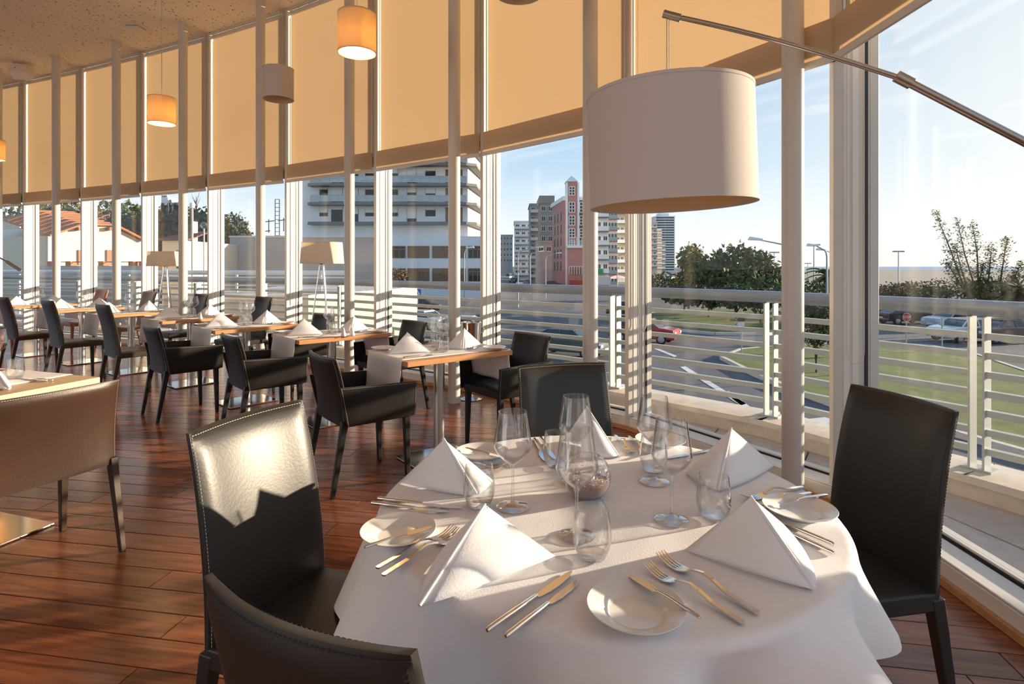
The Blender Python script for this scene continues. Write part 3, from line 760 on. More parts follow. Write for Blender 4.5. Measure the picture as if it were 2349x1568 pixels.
chairs_low = make_chair('armchair', 'x', .80, 'leather_black', arms=True, stitched=True, width=.45, lean=.075)
chairs_high = make_chair('dining_chair', 'x', .94, 'leather_olive', width=.43, lean=.10)
MB_ = {'leather_black': None}
low_used = high_used = False
def use_chair(kind, pos, dx, dy, label, leather=None, group='chairs along the window tables'):
    global low_used, high_used
    src = chairs_low if kind == 'low' else chairs_high
    base = 'black leather' if kind == 'low' else 'dark olive leather'
    used = low_used if kind == 'low' else high_used
    if not used and leather is None:
        o = src
        if kind == 'low': low_used = True
        else: high_used = True
    else:
        o = copy_tree(src, mats={base: M[leather]} if leather else None)
    o.location = (pos.x, pos.y, 0); o.rotation_euler = (0, 0, face(dx, dy)); o['label'] = label; o['group'] = group
    return o
aisle = [('low', None, 'black leather armchair nearest the camera in the window row, seen from behind'),
         ('low', None, 'black leather armchair, second from the right on the aisle side of the window tables'),
         ('low', None, 'black leather armchair, third from the right on the aisle side of the window tables'),
         ('high', None, 'dark high-backed chair next to the leftmost black armchair, seen from behind'),
         ('high', None, 'dark high-backed chair at the aisle end of the fifth window table'),
         ('high', 'leather_brown', 'brown leather chair at the left edge pulled up to the sixth window table'),
         ('high', 'leather_rust', 'rust leather chair on the aisle side of the farthest window table')]
wside = [('low', None, 'black armchair on the window side of the nearest table, left of the dark grey chair'),
         ('low', None, 'black armchair behind the nearest window table, left of its wine glasses'),
         ('low', None, 'black armchair below the nearer floor lamp, at the window side of the third table'),
         ('high', 'leather_black', 'black high-backed chair at the window side of the fourth table, left of a column'),
         ('high', 'leather_black', 'black high-backed chair at the window side of the fifth table, under the far floor lamp'),
         ('high', 'leather_tan', 'tan leather chair at the window side of the sixth table'),
         ('high', 'leather_rust', 'rust leather chair at the window side of the farthest table')]
for i, (Bp, u) in enumerate(ROW):
    v = Vector((-u.y, u.x, 0)); c = Bp + u * TL / 2 + v * TD / 2; ang = math.atan2(u.y, u.x)
    lab = 'square-edged wooden table with steel pedestal, ' + ('nearest the camera in the window row' if i == 0 else 'farthest left in the window row' if i == 6 else '%s from the right in the window row' % WHICH[i])
    o = put(t0, c, lab, ang, 'wooden tables along the windows')
    q = runner_mesh(i, .25 if i else .27, .24); rn = q.build('table_runner', M['linen_runner'], None, smooth=60, solid=.0012)
    rn.location = c; rn.rotation_euler = (0, 0, ang)
    tag(rn, 'white linen runner hanging over both ends of ' + tname(i), 'table runner', 'white runners on the window tables')
    e0 = c - u * (TL / 2 + .15); e1 = c + u * (TL / 2 + .17)
    k, l, lb = aisle[i]; use_chair(k, e0, u.x, u.y, lb, l)
    k, l, lb = wside[i]; use_chair(k, e1, -u.x, -u.y, lb, l)
    Z = .7545
    def T(s, w): p = c + u * s + v * w; return Vector((p.x, p.y, Z))
    sd = 'aisle end of ' + tname(i); wd = 'window end of ' + tname(i)
    for sgn, where in ((-1, sd), (1, wd)):
        if sgn < 0: napkin('white napkin folded into a point on the ' + where, T(-.377, .02), T(-.105, -.05), T(-.20, .14), T(-.24, .01) + Vector((0, 0, .13)), 'napkins on the window tables')
        else: napkin('white napkin folded into a point on the ' + where, T(.06, .03), T(.125, -.105), T(.345, -.03), T(.20, -.01) + Vector((0, 0, .13)), 'napkins on the window tables')
        put(plate0, T(sgn * .31, .225 if sgn < 0 else -.222), 'white bread plate at the ' + where, 0, 'bread plates on the window tables') if i < 6 else None
        if i < 5:
            sy = 1 if sgn < 0 else -1
            for q_, wo_ in ((0, 'outer'), (1, 'inner')):
                y1 = -sy * (.175 + .022 * q_)
                place_cut(knife0, T(sgn * .36, y1), T(sgn * .14, y1), Z, '%s table knife at the %s' % (wo_, where), 'knives on the window tables')
                y2 = sy * (.098 + .026 * q_)
                place_cut(fork0, T(sgn * .36, y2), T(sgn * .16, y2), Z, '%s table fork at the %s' % ('inner' if q_ == 0 else 'outer', where), 'forks on the window tables')
    put(wine0, T(-.035, -.03), 'stemmed wine glass on %s, the one nearer the aisle' % tname(i), 0, 'wine glasses on the window tables')
    put(wine0, T(.05, .03), 'stemmed wine glass on %s, the one nearer the window' % tname(i), .5, 'wine glasses on the window tables')
    put(tumb0, T(-.03, -.115), 'water tumbler before the wine glasses on %s' % tname(i), 0, 'tumblers on the window tables')
    put(tumb0, T(.045, .12), 'water tumbler behind the wine glasses on %s' % tname(i), 0, 'tumblers on the window tables')
# salt and pepper cones
def shaker(px, py, z, lab):
    t = thing('salt_shaker', lab, 'shaker', tuple(at(px, py, z)), group='cone shakers on the window tables')
    x = MB(); x.lathe([(.0003, .0), (.021, .0), (.0225, .002), (.018, .022), (.010, .050), (.0042, .068), (.002, .0705)], 28, cap1=True); x.build('body', M['porcelain'], t, smooth=60)
    x = MB(); x.ball((0, 0, .0705), .0022, 10, 5); x.build('tip', M['porcelain'], t, smooth=60)
shaker(788, 771, .7545, 'white cone salt shaker on the second wooden table, left of its pair')
shaker(808, 769.5, .7545, 'white cone pepper shaker on the second wooden table, right of its pair')
shaker(460, 732, .7545, 'white cone shaker on the fourth wooden table')

# square table with brown armchair at the left edge
u = Vector((-.95, .31, 0)).normalized(); K0 = Vector((-2.15, 2.97, 0)); wv = Vector((-u.y, u.x, 0)) * 1.0
wv = Vector((-.31, -.95, 0)).normalized()
c = K0 + u * TL / 2 + wv * TD / 2
o = copy_tree(t0, c, math.atan2(u.y, u.x), 'pale wooden table with white cloth, cut off at the left edge behind the brown armchair', 'foreground table', mats={'table beech': M['pale_wood']})
def flat_runner(fn): q = MB(); q.grid(fn, 20, 24); return q
def fr(a, b):
    s = -.20 + a * .62; w_ = b * (TD + .20) - .10
    p = Vector((s, 0, .7515)); y = TD / 2 - w_
    if y > TD / 2: return (s, TD / 2 + .006, .7515 - (y - TD / 2))
    if y < -TD / 2: return (s, -TD / 2 - .006, .7515 - (-TD / 2 - y))
    return (s, y, .7518)
rn = flat_runner(fr).build('table_runner', M['linen_runner'], None, smooth=60, solid=.0012); rn.location = c; rn.rotation_euler = (0, 0, math.atan2(u.y, u.x))
tag(rn, 'white runner across the pale table at the left edge', 'table runner')
bc = make_chair('armchair', 'brown leather low-backed chair in the left foreground, cut by the photo edge', .80, 'leather_brown', arms=False, stitched=True, width=.62, lean=.07, thread='stitch')
fdir = Vector((-.90, .43, 0)).normalized(); ldir = Vector((.43, .90, 0)).normalized()
bc.location = Vector((-1.80, 2.66, 0)) - ldir * .31 + fdir * .29; bc.rotation_euler = (0, 0, face(fdir.x, fdir.y))
put(tumb0, at(35, 868, .7525), 'water tumbler on the pale table at the left edge', 0, None)
put(wine0, at(-6, 850, .7525), 'wine glass cut by the left photo edge on the pale table', 0, None)
place_cut(knife0, at(108, 874, .7525), at(45, 868, .7525), .7525, 'left of two table knives beside the tumbler on the pale table', 'knives on the pale table', scale=.9)
place_cut(knife0, at(121, 873, .7525), at(62, 868.5, .7525), .7525, 'right of two table knives beside the tumbler on the pale table', 'knives on the pale table', scale=.9)
NZ = .7525
napkin('white folded napkin at the left edge on the pale table', at(-60, 885, NZ), at(22, 893, NZ), at(-10, 868, NZ), at(-30, 880, NZ) + Vector((0, 0, .13)))

# steel wine bucket on a stand behind the nearest window table
p = at(1081, 914, 0)
wb = thing('wine_bucket', 'polished steel wine bucket on a stand, between column and window', 'bucket', (p.x, p.y, 0))
x = MB(); x.lathe([(.0003, 0), (.115, 0), (.118, .006), (.09, .016), (.03, .03), (.012, .045)], 36); x.build('base', M['chrome'], wb, smooth=50)
x = MB(); x.lathe([(.011, .04), (.011, .56)], 16); x.build('pole', M['chrome'], wb, smooth=60)
x = MB(); x.lathe([(.0003, .56), (.075, .56), (.083, .575), (.098, .75), (.104, .765), (.101, .768), (.094, .75), (.079, .58), (.0003, .566)], 36); x.build('bucket', M['chrome'], wb, smooth=50)
for s in (-1, 1):
    x = MB(); x.tube([(s * .10, 0, .72), (s * .122, 0, .715), (s * .126, 0, .69), (s * .118, 0, .665), (s * .092, 0, .66)], .005, 8); x.build('handle', M['chrome'], wb, smooth=60)

# ------------------------------------------------------------------ the round table in the foreground
rt = thing('round_table', 'round table under a long white cloth in the foreground', 'table', tuple(TC))
x = MB(); x.lathe([(.0003, .715), (TR - .012, .715), (TR - .008, .72), (TR - .008, .742), (TR - .012, .745), (.0003, .745)], 64); x.build('tabletop', M['beech'], rt, smooth=40)
x = MB(); x.lathe([(.04, .012), (.04, .715)], 28); x.build('pedestal', M['steel'], rt, smooth=60)
x = MB(); x.box(-.26, -.26, .002, .26, .26, .014); x.build('base_plate', M['chrome'], rt, bevel=.003)
# the cloth: square, turned so that one corner hangs to the right front
CH = .84; CA = R(-38 + 45)
def clothpt(phi, s):
    """s: distance from the centre along the cloth in direction phi"""
    Lm = TR + .225 - .075 * math.cos(phi) + .014 * math.sin(3 * phi + .6) + .012 * math.sin(7 * phi)
    corner = max(0, math.cos(phi + .55)) ** 2
    r = s * Lm
    if r <= TR:
        z = TZ + .0004 * math.sin(phi * 9 + r * 30)
        return Vector((r * math.cos(phi), r * math.sin(phi), z))
    d = r - TR
    rb = .018
    # rounded edge then hang, flaring with folds
    if d < rb * math.pi / 2:
        a = d / rb; rad = TR + rb * math.sin(a); z = TZ - rb * (1 - math.cos(a)); dd = 0
    else:
        dd = d - rb * math.pi / 2; z = TZ - rb - dd * .985; rad = TR + rb
    if dd > 0:
        k = min(1, dd / .11)
        fold = .022 * math.sin(7 * phi + 1.1) + .020 * math.sin(12 * phi + 2.0 + .8 * math.sin(2 * phi)) + .008 * math.sin(19 * phi)
        fr_ = max(0, math.cos(phi + 1.25)) ** 2
        rad += (.14 + .30 * max(0, -math.cos(phi))) * dd + fold * k * (.8 + .9 * corner + 1.3 * fr_) + fr_ * .16 * dd
    return Vector((rad * math.cos(phi), rad * math.sin(phi), max(z, .06)))
q = MB(); NP, NS = 300, 96
for j in range(NS + 1):
    s = (j / NS)
    for i in range(NP): q.v.append(tuple(clothpt(2 * math.pi * i / NP, max(s, 1e-4))))
for j in range(NS):
    for i in range(NP):
        i2 = (i + 1) % NP; q.f.append((j * NP + i, (j + 1) * NP + i, (j + 1) * NP + i2, j * NP + i2))
tcl = q.build('tablecloth', M['linen'], None, smooth=180); tcl.location = TC
tag(tcl, 'white square cloth draped in folds over the round table', 'tablecloth')

Z = TZ + .0015
def onp(px, py, z=Z): return at(px, py, z)
# settings, by pixel on the table plane
sets = {'fl': 'front left setting of the round table', 'fr': 'front right setting of the round table', 'l': 'left setting of the round table', 'b': 'back setting of the round table', 'r': 'right setting of the round table'}
put(plate0, onp(1458, 1409), 'white bread plate nearest the camera at the front of the round table', 0, 'bread plates on the round table')
put(plate0, onp(914, 1230), 'white bread plate at the left edge of the round table', .7, 'bread plates on the round table')
put(plate0, onp(1834, 1178), 'white bread plate at the right edge of the round table', .3, 'bread plates on the round table')
put(plate0, onp(1106, 1046), 'white bread plate at the far left of the round table, behind the napkin', .3, 'bread plates on the round table')
put(plate0, onp(1515, 1018), 'white bread plate at the far right of the round table, behind the wine glasses', .3, 'bread plates on the round table')
g = 'knives on the round table'
place_cut(knife0, onp(1117, 1452), onp(1318, 1309), Z, 'longer table knife left of the front bread plate', g, scale=1.05)
place_cut(knife0, onp(1160, 1465), onp(1332, 1329), Z, 'shorter table knife beside the front bread plate', g, scale=.95)
place_cut(knife0, onp(866, 1146), onp(1058, 1167), Z, 'upper table knife at the left edge of the round table', g, scale=.98)
place_cut(knife0, onp(851, 1156), onp(1024, 1175), Z, 'lower table knife at the left edge of the round table', g, scale=.90)
place_cut(knife0, onp(1225, 1008), onp(1247, 1050), Z, 'left table knife at the back setting, right of the left wine glass', g, scale=1.0)
place_cut(knife0, onp(1239, 1004), onp(1271, 1051), Z, 'right table knife at the back setting, behind the tumbler', g, scale=1.0)
place_cut(knife0, onp(1914, 1253), onp(1755, 1186), Z, 'upper table knife at the right edge below the bread plate', g, scale=1.0)
place_cut(knife0, onp(1914, 1273), onp(1760, 1204), Z, 'lower table knife at the right edge below the bread plate', g, scale=.95)
place_cut(knife0, onp(1655, 1032), onp(1545, 1050), Z, 'table knife behind the right wine glass, under the back right napkin', g, scale=1.0)
g = 'forks on the round table'
place_cut(fork0, onp(1706, 1432), onp(1508, 1318), Z, 'left table fork right of the front bread plate', g, scale=1.0)
place_cut(fork0, onp(1740, 1410), onp(1527, 1287), Z, 'right table fork between front bread plate and napkin', g, scale=1.06)
place_cut(fork0, onp(864, 1306), onp(1035, 1222), Z, 'left table fork beside the left bread plate', g, scale=1.0)
place_cut(fork0, onp(878, 1323), onp(1068, 1218), Z, 'right table fork tucked under the front left napkin', g, scale=1.04)
place_cut(fork0, onp(1010, 1084), onp(1148, 1068), Z, 'upper table fork under the left napkin', g, scale=.95)
place_cut(fork0, onp(998, 1102), onp(1150, 1082), Z, 'lower table fork under the left napkin', g, scale=.95)
place_cut(fork0, onp(1411, 1000), onp(1442, 1036), Z, 'left table fork at the back setting', g, scale=1.0)
place_cut(fork0, onp(1442, 1002), onp(1472, 1034), Z, 'right table fork at the back setting, beside the far plate', g, scale=1.0)
place_cut(fork0, onp(1842, 1119), onp(1700, 1150), Z, 'upper table fork at the right setting, behind the bread plate', g, scale=1.0)
place_cut(fork0, onp(1860, 1132), onp(1735, 1166), Z, 'lower table fork at the right setting, touching the bread plate', g, scale=.95)
g = 'butter knives on the round table'
def spr(a, b_, lab):
    z = TZ + .0205
    A, Bt = at(*a, z), at(*b_, z); L = (Bt - A).length
    return place_cut(spread0, A, Bt, z - .002, lab, g, scale=1.0)
spr((1608, 1418), (1472, 1337), 'butter knife resting on the front bread plate')
spr((836, 1256), (990, 1209), 'butter knife resting on the left bread plate')
spr((1897, 1135), (1777, 1156), 'butter knife resting on the right bread plate')
spr((1068, 1028), (1128, 1043), 'butter knife resting on the far left bread plate')
g = 'wine glasses on the round table'
put(wine0, onp(1176, 1163), 'wine glass on the left of the round table, beside the left napkin', 0, g)
put(wine0, onp(1323, 1229), 'wine glass in the middle of the round table, in front of the candle bowl', 0, g)
put(wine0, onp(1541, 1192), 'wine glass on the right of the round table, left of a tumbler', 0, g)
put(wine0, onp(1501, 1105), 'wine glass at the far right of the round table, overlapped by the right one', 0, g)
put(wine0, onp(1321, 1104), 'wine glass at the back of the round table, before the dark grey chair', 0, g)
g = 'tumblers on the round table'
put(tumb0, onp(1358, 1278), 'water tumbler at the front middle of the round table', 0, g)
put(tumb0, onp(1099, 1160), 'water tumbler behind the front left napkin', 0, g)
put(tumb0, onp(1637, 1188), 'water tumbler on the right, beside the front right napkin', 0, g)
put(tumb0, onp(1276, 1070), 'water tumbler at the back, beside the back knives', 0, g)
put(tumb0, onp(1499, 1080), 'water tumbler at the far right, behind the wine glass stems', 0, g)
# candle bowl
p = onp(1347, 1138, TZ)
vb = thing('candle_bowl', 'round glass candle bowl half filled with rose sand and white crystals', 'bowl', tuple(p))
r = .060
prof = [(.0003, .0012), (.028, .0012)] + [(r * math.sin(a), .052 - r * math.cos(a)) for a in [R(k) for k in range(34, 150, 6)]]
x = MB(); x.lathe(prof, 40); x.build('bowl', M['wineglass_thick'], vb, smooth=70)
ri = r - .003
prof = [(.0003, .003), (.026, .003)] + [(ri * math.sin(R(k)), .052 - ri * math.cos(R(k))) for k in range(34, 80, 5)] + [(.045, .046), (.0003, .048)]
x = MB(); x.lathe(prof, 40); x.build('sand', M['sand'], vb, smooth=70, kind='stuff')
x = MB(); rr = random.Random(5)
for k in range(420):
    a = rr.uniform(0, 6.283); rad = (ri - .004) * math.sqrt(rr.random()) if k % 3 else ri - .004; s = rr.uniform(.0014, .0034)
    z = rr.uniform(.040, .056) - (.006 if k % 3 else -.004)
    rad = min(rad, math.sqrt(max(1e-6, (ri - .003) ** 2 - (z - .052) ** 2)))
    cc = Vector((rad * math.cos(a), rad * math.sin(a), z)); e = [Vector((rr.uniform(-1, 1), rr.uniform(-1, 1), rr.uniform(-1, 1))).normalized() * s for _ in range(4)]
    x.add([cc + v for v in e], ((0, 1, 2), (0, 2, 3), (0, 3, 1), (1, 3, 2)))
x.build('crystals', M['crystal'], vb, kind='stuff')
x = MB(); x.lathe([(.0003, .046), (.019, .046), (.019, .058), (.0185, .060), (.0003, .0595)], 24); x.build('tealight', M['white_plastic'], vb, smooth=40)
# napkins: feet and peak by pixel
def nap(lab, A, F, B, P, rise=None):
    a, f, b_ = onp(*A), onp(*F), onp(*B)
    D = (a.y + f.y + b_.y) / 3
    pk = atd(P[0], P[1], D)
    return napkin(lab, a, f, b_, pk, 'napkins on the round table')
nap('large white folded napkin at the front right of the round table', (1570, 1262), (1868, 1354), (1800, 1205), (1722, 1140))
nap('large white folded napkin at the front left of the round table', (1274, 1276), (962, 1392), (1050, 1225), (1113, 1158))
nap('white folded napkin at the left of the round table, before the window row', (916, 1106), (1093, 1136), (1132, 1103), (1018, 1008))
nap('white folded napkin at the far right of the round table, near the column', (1572, 1086), (1646, 1126), (1777, 1068), (1678, 983))
nap('white folded napkin at the back of the round table, behind the glasses', (1292, 1010), (1417, 1047), (1330, 1050), (1345, 933))

# ------------------------------------------------------------------ lamps
def drum(parent, name, r0, r1, h, m, inner, n=64):
    x = MB(); x.lathe([(r0, 0), (r1, h)], n); sh = x.build(name, m, parent, smooth=60)
    x = MB(); x.lathe([(r0 - .003, .002), (r1 - .003, h - .002)], n); x.build('lining', inner, sh, smooth=60)
    for z, r in ((0, r0), (h, r1)):
        x = MB(); x.lathe([(r + .0012, -.002), (r + .0012, .006), (r - .004, .006), (r - .004, -.002), (r + .0012, -.002)], n, (0, 0, z - (.004 if z else 0))); x.build('rim', m, sh, smooth=40)
    return sh
D_ = 1.50; r_ = .212
al = thing('arm_lamp', 'large white drum lampshade hanging from a steel arm over the round table', 'lamp', (1.78, 1.16, 0))
O_ = Vector((1.78, 1.16, 0))
sc_ = Vector(((1541 - CX) / FPX * D_, D_, EYE + (Y0 - 470.5) / FPX * D_))
sh = drum(al, 'lamp_shade', r_, r_, .288, M['shade'], M['shade_in'])
sh.location = sc_ - O_; sh.rotation_euler = (0, R(-2.1), 0)
topc = sc_ + Vector((-.0105, 0, .288))
x = MB(); x.lathe([(.0003, 0), (.026, 0), (.028, .004), (.026, .010), (.009, .013), (.0075, .040), (.0055, .042), (.0003, .042)], 28, tuple(topc - O_ + Vector((0, 0, .014)))); x.build('shade_cap', M['nickel'], al, smooth=40)
for k in range(3):
    a = R(120 * k + 20); x = MB(); x.tube([topc - O_ + Vector((0, 0, .018)), topc - O_ + Vector((math.cos(a) * (r_ - .004), math.sin(a) * (r_ - .004), -.006))], .0022, 6); x.build('spoke', M['nickel'], al)
x = MB(); x.lathe([(.0003, -.10), (.016, -.098), (.026, -.07), (.028, -.05), (.018, -.02), (.014, 0), (.014, .03)], 20, tuple(topc - O_ + Vector((0, 0, -.06)))); x.build('bulb', M['white_plastic'], al, smooth=60)
tip = atd(1532, 34, D_); joint = atd(2067, 180, 1.35); e1 = atd(2349, 325, 1.29)
e2 = e1 + (e1 - joint) * 1.35
mid = [tip.lerp(joint, k / 10) + Vector((0, 0, .010 * math.sin(math.pi * k / 10))) for k in range(11)]
x = MB(); x.tube([p - O_ for p in mid], .0066, 12); x.build('thin_rod', M['nickel'], al, smooth=60)
x = MB(); x.tube([tip - O_ - (joint - tip).normalized() * .012, tip - O_ + (joint - tip).normalized() * .035], .0105, 16); x.build('end_sleeve', M['nickel'], al, smooth=40)
x = MB(); x.tube([joint - O_ - (e1 - joint).normalized() * .012, joint - O_ + (e1 - joint).normalized() * .026], .0135, 16); x.build('joint_sleeve', M['nickel'], al, smooth=40)
x = MB(); x.tube([joint - O_, e2 - O_], .0098, 14); x.build('thick_rod', M['nickel'], al, smooth=60)
x = MB(); x.tube([tip - O_ + Vector((.003, 0, 0)), topc - O_ + Vector((.004, 0, .05))], .0013, 6); x.tube([tip - O_ + Vector((-.003, 0, 0)), topc - O_ + Vector((-.003, 0, .05))], .0013, 6); x.build('cord', M['cord'], al)
ep = e2 - O_
x = MB(); x.tube([(ep.x, ep.y, .03), (ep.x, ep.y, ep.z + .12)], .014, 14); x.build('pole', M['nickel'], al, smooth=60)
x = MB(); x.lathe([(.0003, 0), (.16, 0), (.16, .022), (.155, .026), (.0003, .026)], 40, (ep.x, ep.y, 0)); x.build('base', M['nickel'], al, smooth=40)

K = 4.8
def pendant(px, py_bot, d, lit, label, r=.158, h=None):
    p = atd(px, py_bot, d); h = h or .33
    t = thing('pendant_lamp', label, 'lamp', (p.x, p.y, p.z), group='small drum pendants hanging in a curve')
    m = M['shade_lit'] if lit else M['shade']
    sh = drum(t, 'lamp_shade', r, r, h, m, M['shade_lit'] if lit else M['shade_in'], 40)
    x = MB(); x.tube([(0, 0, h - .03), (0, 0, CEIL - p.z)], .004, 6); x.build('cord', M['cord'], t)
    x = MB(); x.lathe([(.0003, 0), (.05, 0), (.05, -.025), (.0003, -.03)], 20, (0, 0, CEIL - p.z - .001)); x.build('ceiling_rose', M['white_plastic'], t, smooth=40)
    for k in range(3):
        a = R(120 * k); x = MB(); x.tube([(0, 0, h - .02), (math.cos(a) * (r - .003), math.sin(a) * (r - .003), h - .02)], .0025, 5); x.build('spoke', M['nickel'], t)
    x = MB(); x.ball((0, 0, h - .15), .042, 16, 10); x.build('bulb', M['bulb'] if lit else M['white_plastic'], t, smooth=60)
    if lit:
        l = bpy.data.lights.new('pendant light', 'POINT'); l.energy = 8; l.color = (1, .72, .38); l.shadow_soft_size = .05
        lo = bpy.data.objects.new('pendant_light', l); COL.objects.link(lo); lo.parent = t; lo.location = (0, 0, h - .22)
    return t
pendant(1190, -14, 4.8 * 487 / 618, False, 'pendant lampshade at the top edge, only its lower rim in the photo')
pendant(819, 122, 4.8, True, 'lit yellow drum pendant, largest and highest of the small pendants')
pendant(638.5, 228, 4.8 * 487 / 381, False, 'unlit beige drum pendant beside the fifth column')
pendant(371, 284, 4.8 * 487 / 325, True, 'lit yellow drum pendant between the third and fourth column')
pendant(-16, 366, 4.8 * 487 / 243, True, 'lit yellow drum pendant cut by the left photo edge')

def floor_lamp(px, ytop, ybot, d, label):
    p = Vector(((px - CX) / FPX * d, d, 0)); zt = EYE + (Y0 - ytop) / FPX * d; zb = EYE + (Y0 - ybot) / FPX * d
    t = thing('floor_lamp', label, 'lamp', tuple(p), group='tripod floor lamps at the window')
    sh = drum(t, 'lamp_shade', .262, .243, zt - zb, M['shade_floor'], M['shade_floor'], 48); sh.location = (0, 0, zb)
    x = MB(); x.lathe([(.03, zb - .01), (.03, zb + .04)], 16, cap0=True, cap1=True); x.build('hub', M['black_metal'], t, smooth=40)
    for k in range(3):
        a = R(120 * k + 200); x = MB(); x.tube([(math.cos(a) * .025, math.sin(a) * .025, zb), (math.cos(a) * .20, math.sin(a) * .20, .008)], .009, 8); x.build('leg', M['chrome'], t, smooth=60)
    x = MB(); x.tube([(0, 0, zb), (0, 0, zb + .15)], .008, 8); x.build('stem', M['chrome'], t)
    x = MB(); x.ball((0, 0, zb + .17), .035, 14, 8); x.build('bulb', M['white_plastic'], t, smooth=60)
    for k in range(3):
        a = R(120 * k); x = MB(); x.tube([(0, 0, zt - .05), (math.cos(a) * .242, math.sin(a) * .242, zt - .05)], .003, 5); x.build('spoke', M['nickel'], t)
floor_lamp(739, 556, 604, 7.05, 'tripod floor lamp with drum shade, left of the sixth column')
floor_lamp(381, 577, 610, 8.75, 'tripod floor lamp with drum shade behind the fourth column, farther left')

# ceiling fittings
p = atd(312, 62, FPX * (CEIL - EYE) / (Y0 - 62))
t = thing('ceiling_vent', 'square white diffuser plate on the perforated ceiling', 'vent', (p.x, p.y, CEIL))
x = MB(); x.box(-.15, -.15, -.012, .15, .15, 0); x.build('frame', M['white_plastic'], t, bevel=.004)
x = MB(); x.box(-.10, -.10, -.05, .10, .10, -.012); x.build('diffuser', M['white_plastic'], t, bevel=.02)
p = atd(53, 156, FPX * (CEIL - EYE) / (Y0 - 146))
t = thing('wall_speaker', 'small white loudspeaker under the ceiling at the left', 'speaker', (p.x, p.y, CEIL))
x = MB(); x.box(-.02, -.02, -.06, .02, .02, 0); x.build('bracket', M['white_plastic'], t)
x = MB(); x.obox((0, -.02, -.15), Vector((.14, .03, 0)), Vector((-.02, .09, -.05)), Vector((0, .05, .085))); x.build('cabinet', M['white_plastic'], t, bevel=.015)
x = MB(); x.obox((0.02, -.115, -.10), Vector((.125, .027, 0)), Vector((-.001, .004, -.002)), Vector((0, .044, .073))); x.build('grille', M['ceiling'], t)
# slim reading-lamp arm seen before the leftmost window
t = thing('lamp_arm', 'dark slim lamp arm slanting in front of the leftmost window', 'lamp', tuple(atd(46, 619, 6.0)))
o_ = atd(46, 619, 6.0)
x = MB(); x.tube([atd(-30, 575, 6.0) - o_, atd(18, 601, 6.0) - o_], .008, 8); x.build('thin_rod', M['nickel'], t)
x = MB(); x.tube([atd(16, 600, 6.0) - o_, atd(46, 619, 6.0) - o_], .016, 10); x.build('thick_rod', M['nickel'], t)
x = MB(); x.tube([atd(-30, 575, 6.0) - o_, atd(-30, 575, 6.0) - o_ + Vector((0, 0, -1.45))], .014, 10); x.build('pole', M['nickel'], t)
q_ = atd(-30, 575, 6.0)
x = MB(); x.lathe([(.0003, 0), (.15, 0), (.15, .025), (.0003, .03)], 28, tuple(Vector((q_.x, q_.y, 0)) - o_)); x.build('base', M['nickel'], t, smooth=40)

# ------------------------------------------------------------------ the town outside
M['asphalt'] = mat('asphalt', (.115, .112, .120), .85, noise=.12, nscale=.6)
M['marking'] = mat('road paint', (.70, .68, .64), .8)
M['grass'] = mat('grass', (.125, .155, .030), .95, noise=.30, nscale=1.2, bump=.6, bscale=8)
M['sandy'] = mat('beach sand', (.27, .24, .20), .95, noise=.12, nscale=.08)
M['sea'] = mat('sea', (.30, .40, .50), .5, noise=.08, nscale=.02, stretch=(1, 12, 1))
M['leaf'] = mat('pine leaf', (.105, .120, .030), .8, noise=.45, nscale=.9)
M['leaf_light'] = mat('yellow green leaf', (.21, .195, .055), .8, noise=.4, nscale=.9)
M['leaf_dark'] = mat('dark leaf', (.060, .070, .026), .8, noise=.4, nscale=.8)
M['leaf_brown'] = mat('autumn leaf', (.16, .095, .045), .8, noise=.4, nscale=.8)
M['bark'] = mat('bark', (.10, .068, .045), .9, noise=.2, nscale=6)
M['render_white'] = mat('white render', (.86, .85, .83), .85, noise=.03, nscale=.4)
M['render_cream'] = mat('cream render', (.72, .62, .46), .9, noise=.04, nscale=.5)
M['roof_render'] = mat('sunlit parapet render', (.46, .42, .37), .9, noise=.04, nscale=.6)
M['render_grey'] = mat('grey render', (.36, .36, .36), .9, noise=.05, nscale=.3)
M['render_taupe'] = mat('taupe render', (.27, .25, .21), .9, noise=.05, nscale=.3)
M['concrete'] = mat('concrete', (.44, .41, .38), .9, noise=.10, nscale=.5)
M['pink'] = mat('pink tile', (.50, .22, .18), .8, noise=.06, nscale=.6)
M['slab'] = mat('grey slab', (.20, .20, .19), .8)
M['pane_dark'] = mat('far window pane', (.035, .032, .03), .4, spec=.25)
M['pane_brown'] = mat('board panel', (.24, .14, .075), .8, noise=.15, nscale=3)
M['balustrade'] = mat('green glass balustrade', (.42, .48, .48), .2, spec=.6)
M['teal'] = mat('teal panel', (.25, .42, .44), .6)
M['ochre'] = mat('ochre render', (.52, .46, .30), .85)
M['rooftile'] = mat('terracotta roof', (.42, .145, .060), .85, noise=.25, nscale=1.2)
M['brown_roof'] = mat('brown roof', (.17, .085, .060), .85, noise=.15, nscale=1)
M['gravel'] = mat('roof gravel', (.55, .50, .45), .95, noise=.35, nscale=9)
M['shutter'] = mat('brown shutter', (.28, .15, .09), .8)
M['lamp_grey'] = mat('lamp post', (.42, .42, .42), .45, .2)
M['tyre'] = mat('tyre', (.02, .02, .02), .8)
M['car_glass'] = mat('car window', (.03, .035, .04), .08, spec=.8)
for nm, c in (('car_red', (.42, .03, .025)), ('car_silver', (.52, .54, .56)), ('car_black', (.02, .02, .022)), ('car_white', (.74, .74, .72)), ('car_teal', (.03, .07, .085)), ('car_brown', (.16, .10, .075)), ('car_maroon', (.13, .025, .02))):
    M[nm] = mat(nm.replace('_', ' '), c, .25, .1, coat=.6)
M['sign_red'] = mat('sign red', (.55, .03, .03), .5); M['sign_blue'] = mat('sign blue', (.03, .12, .45), .5); M['sign_white'] = mat('sign white', (.80, .80, .78), .5); M['sign_brown'] = mat('sign brown', (.25, .09, .06), .5)
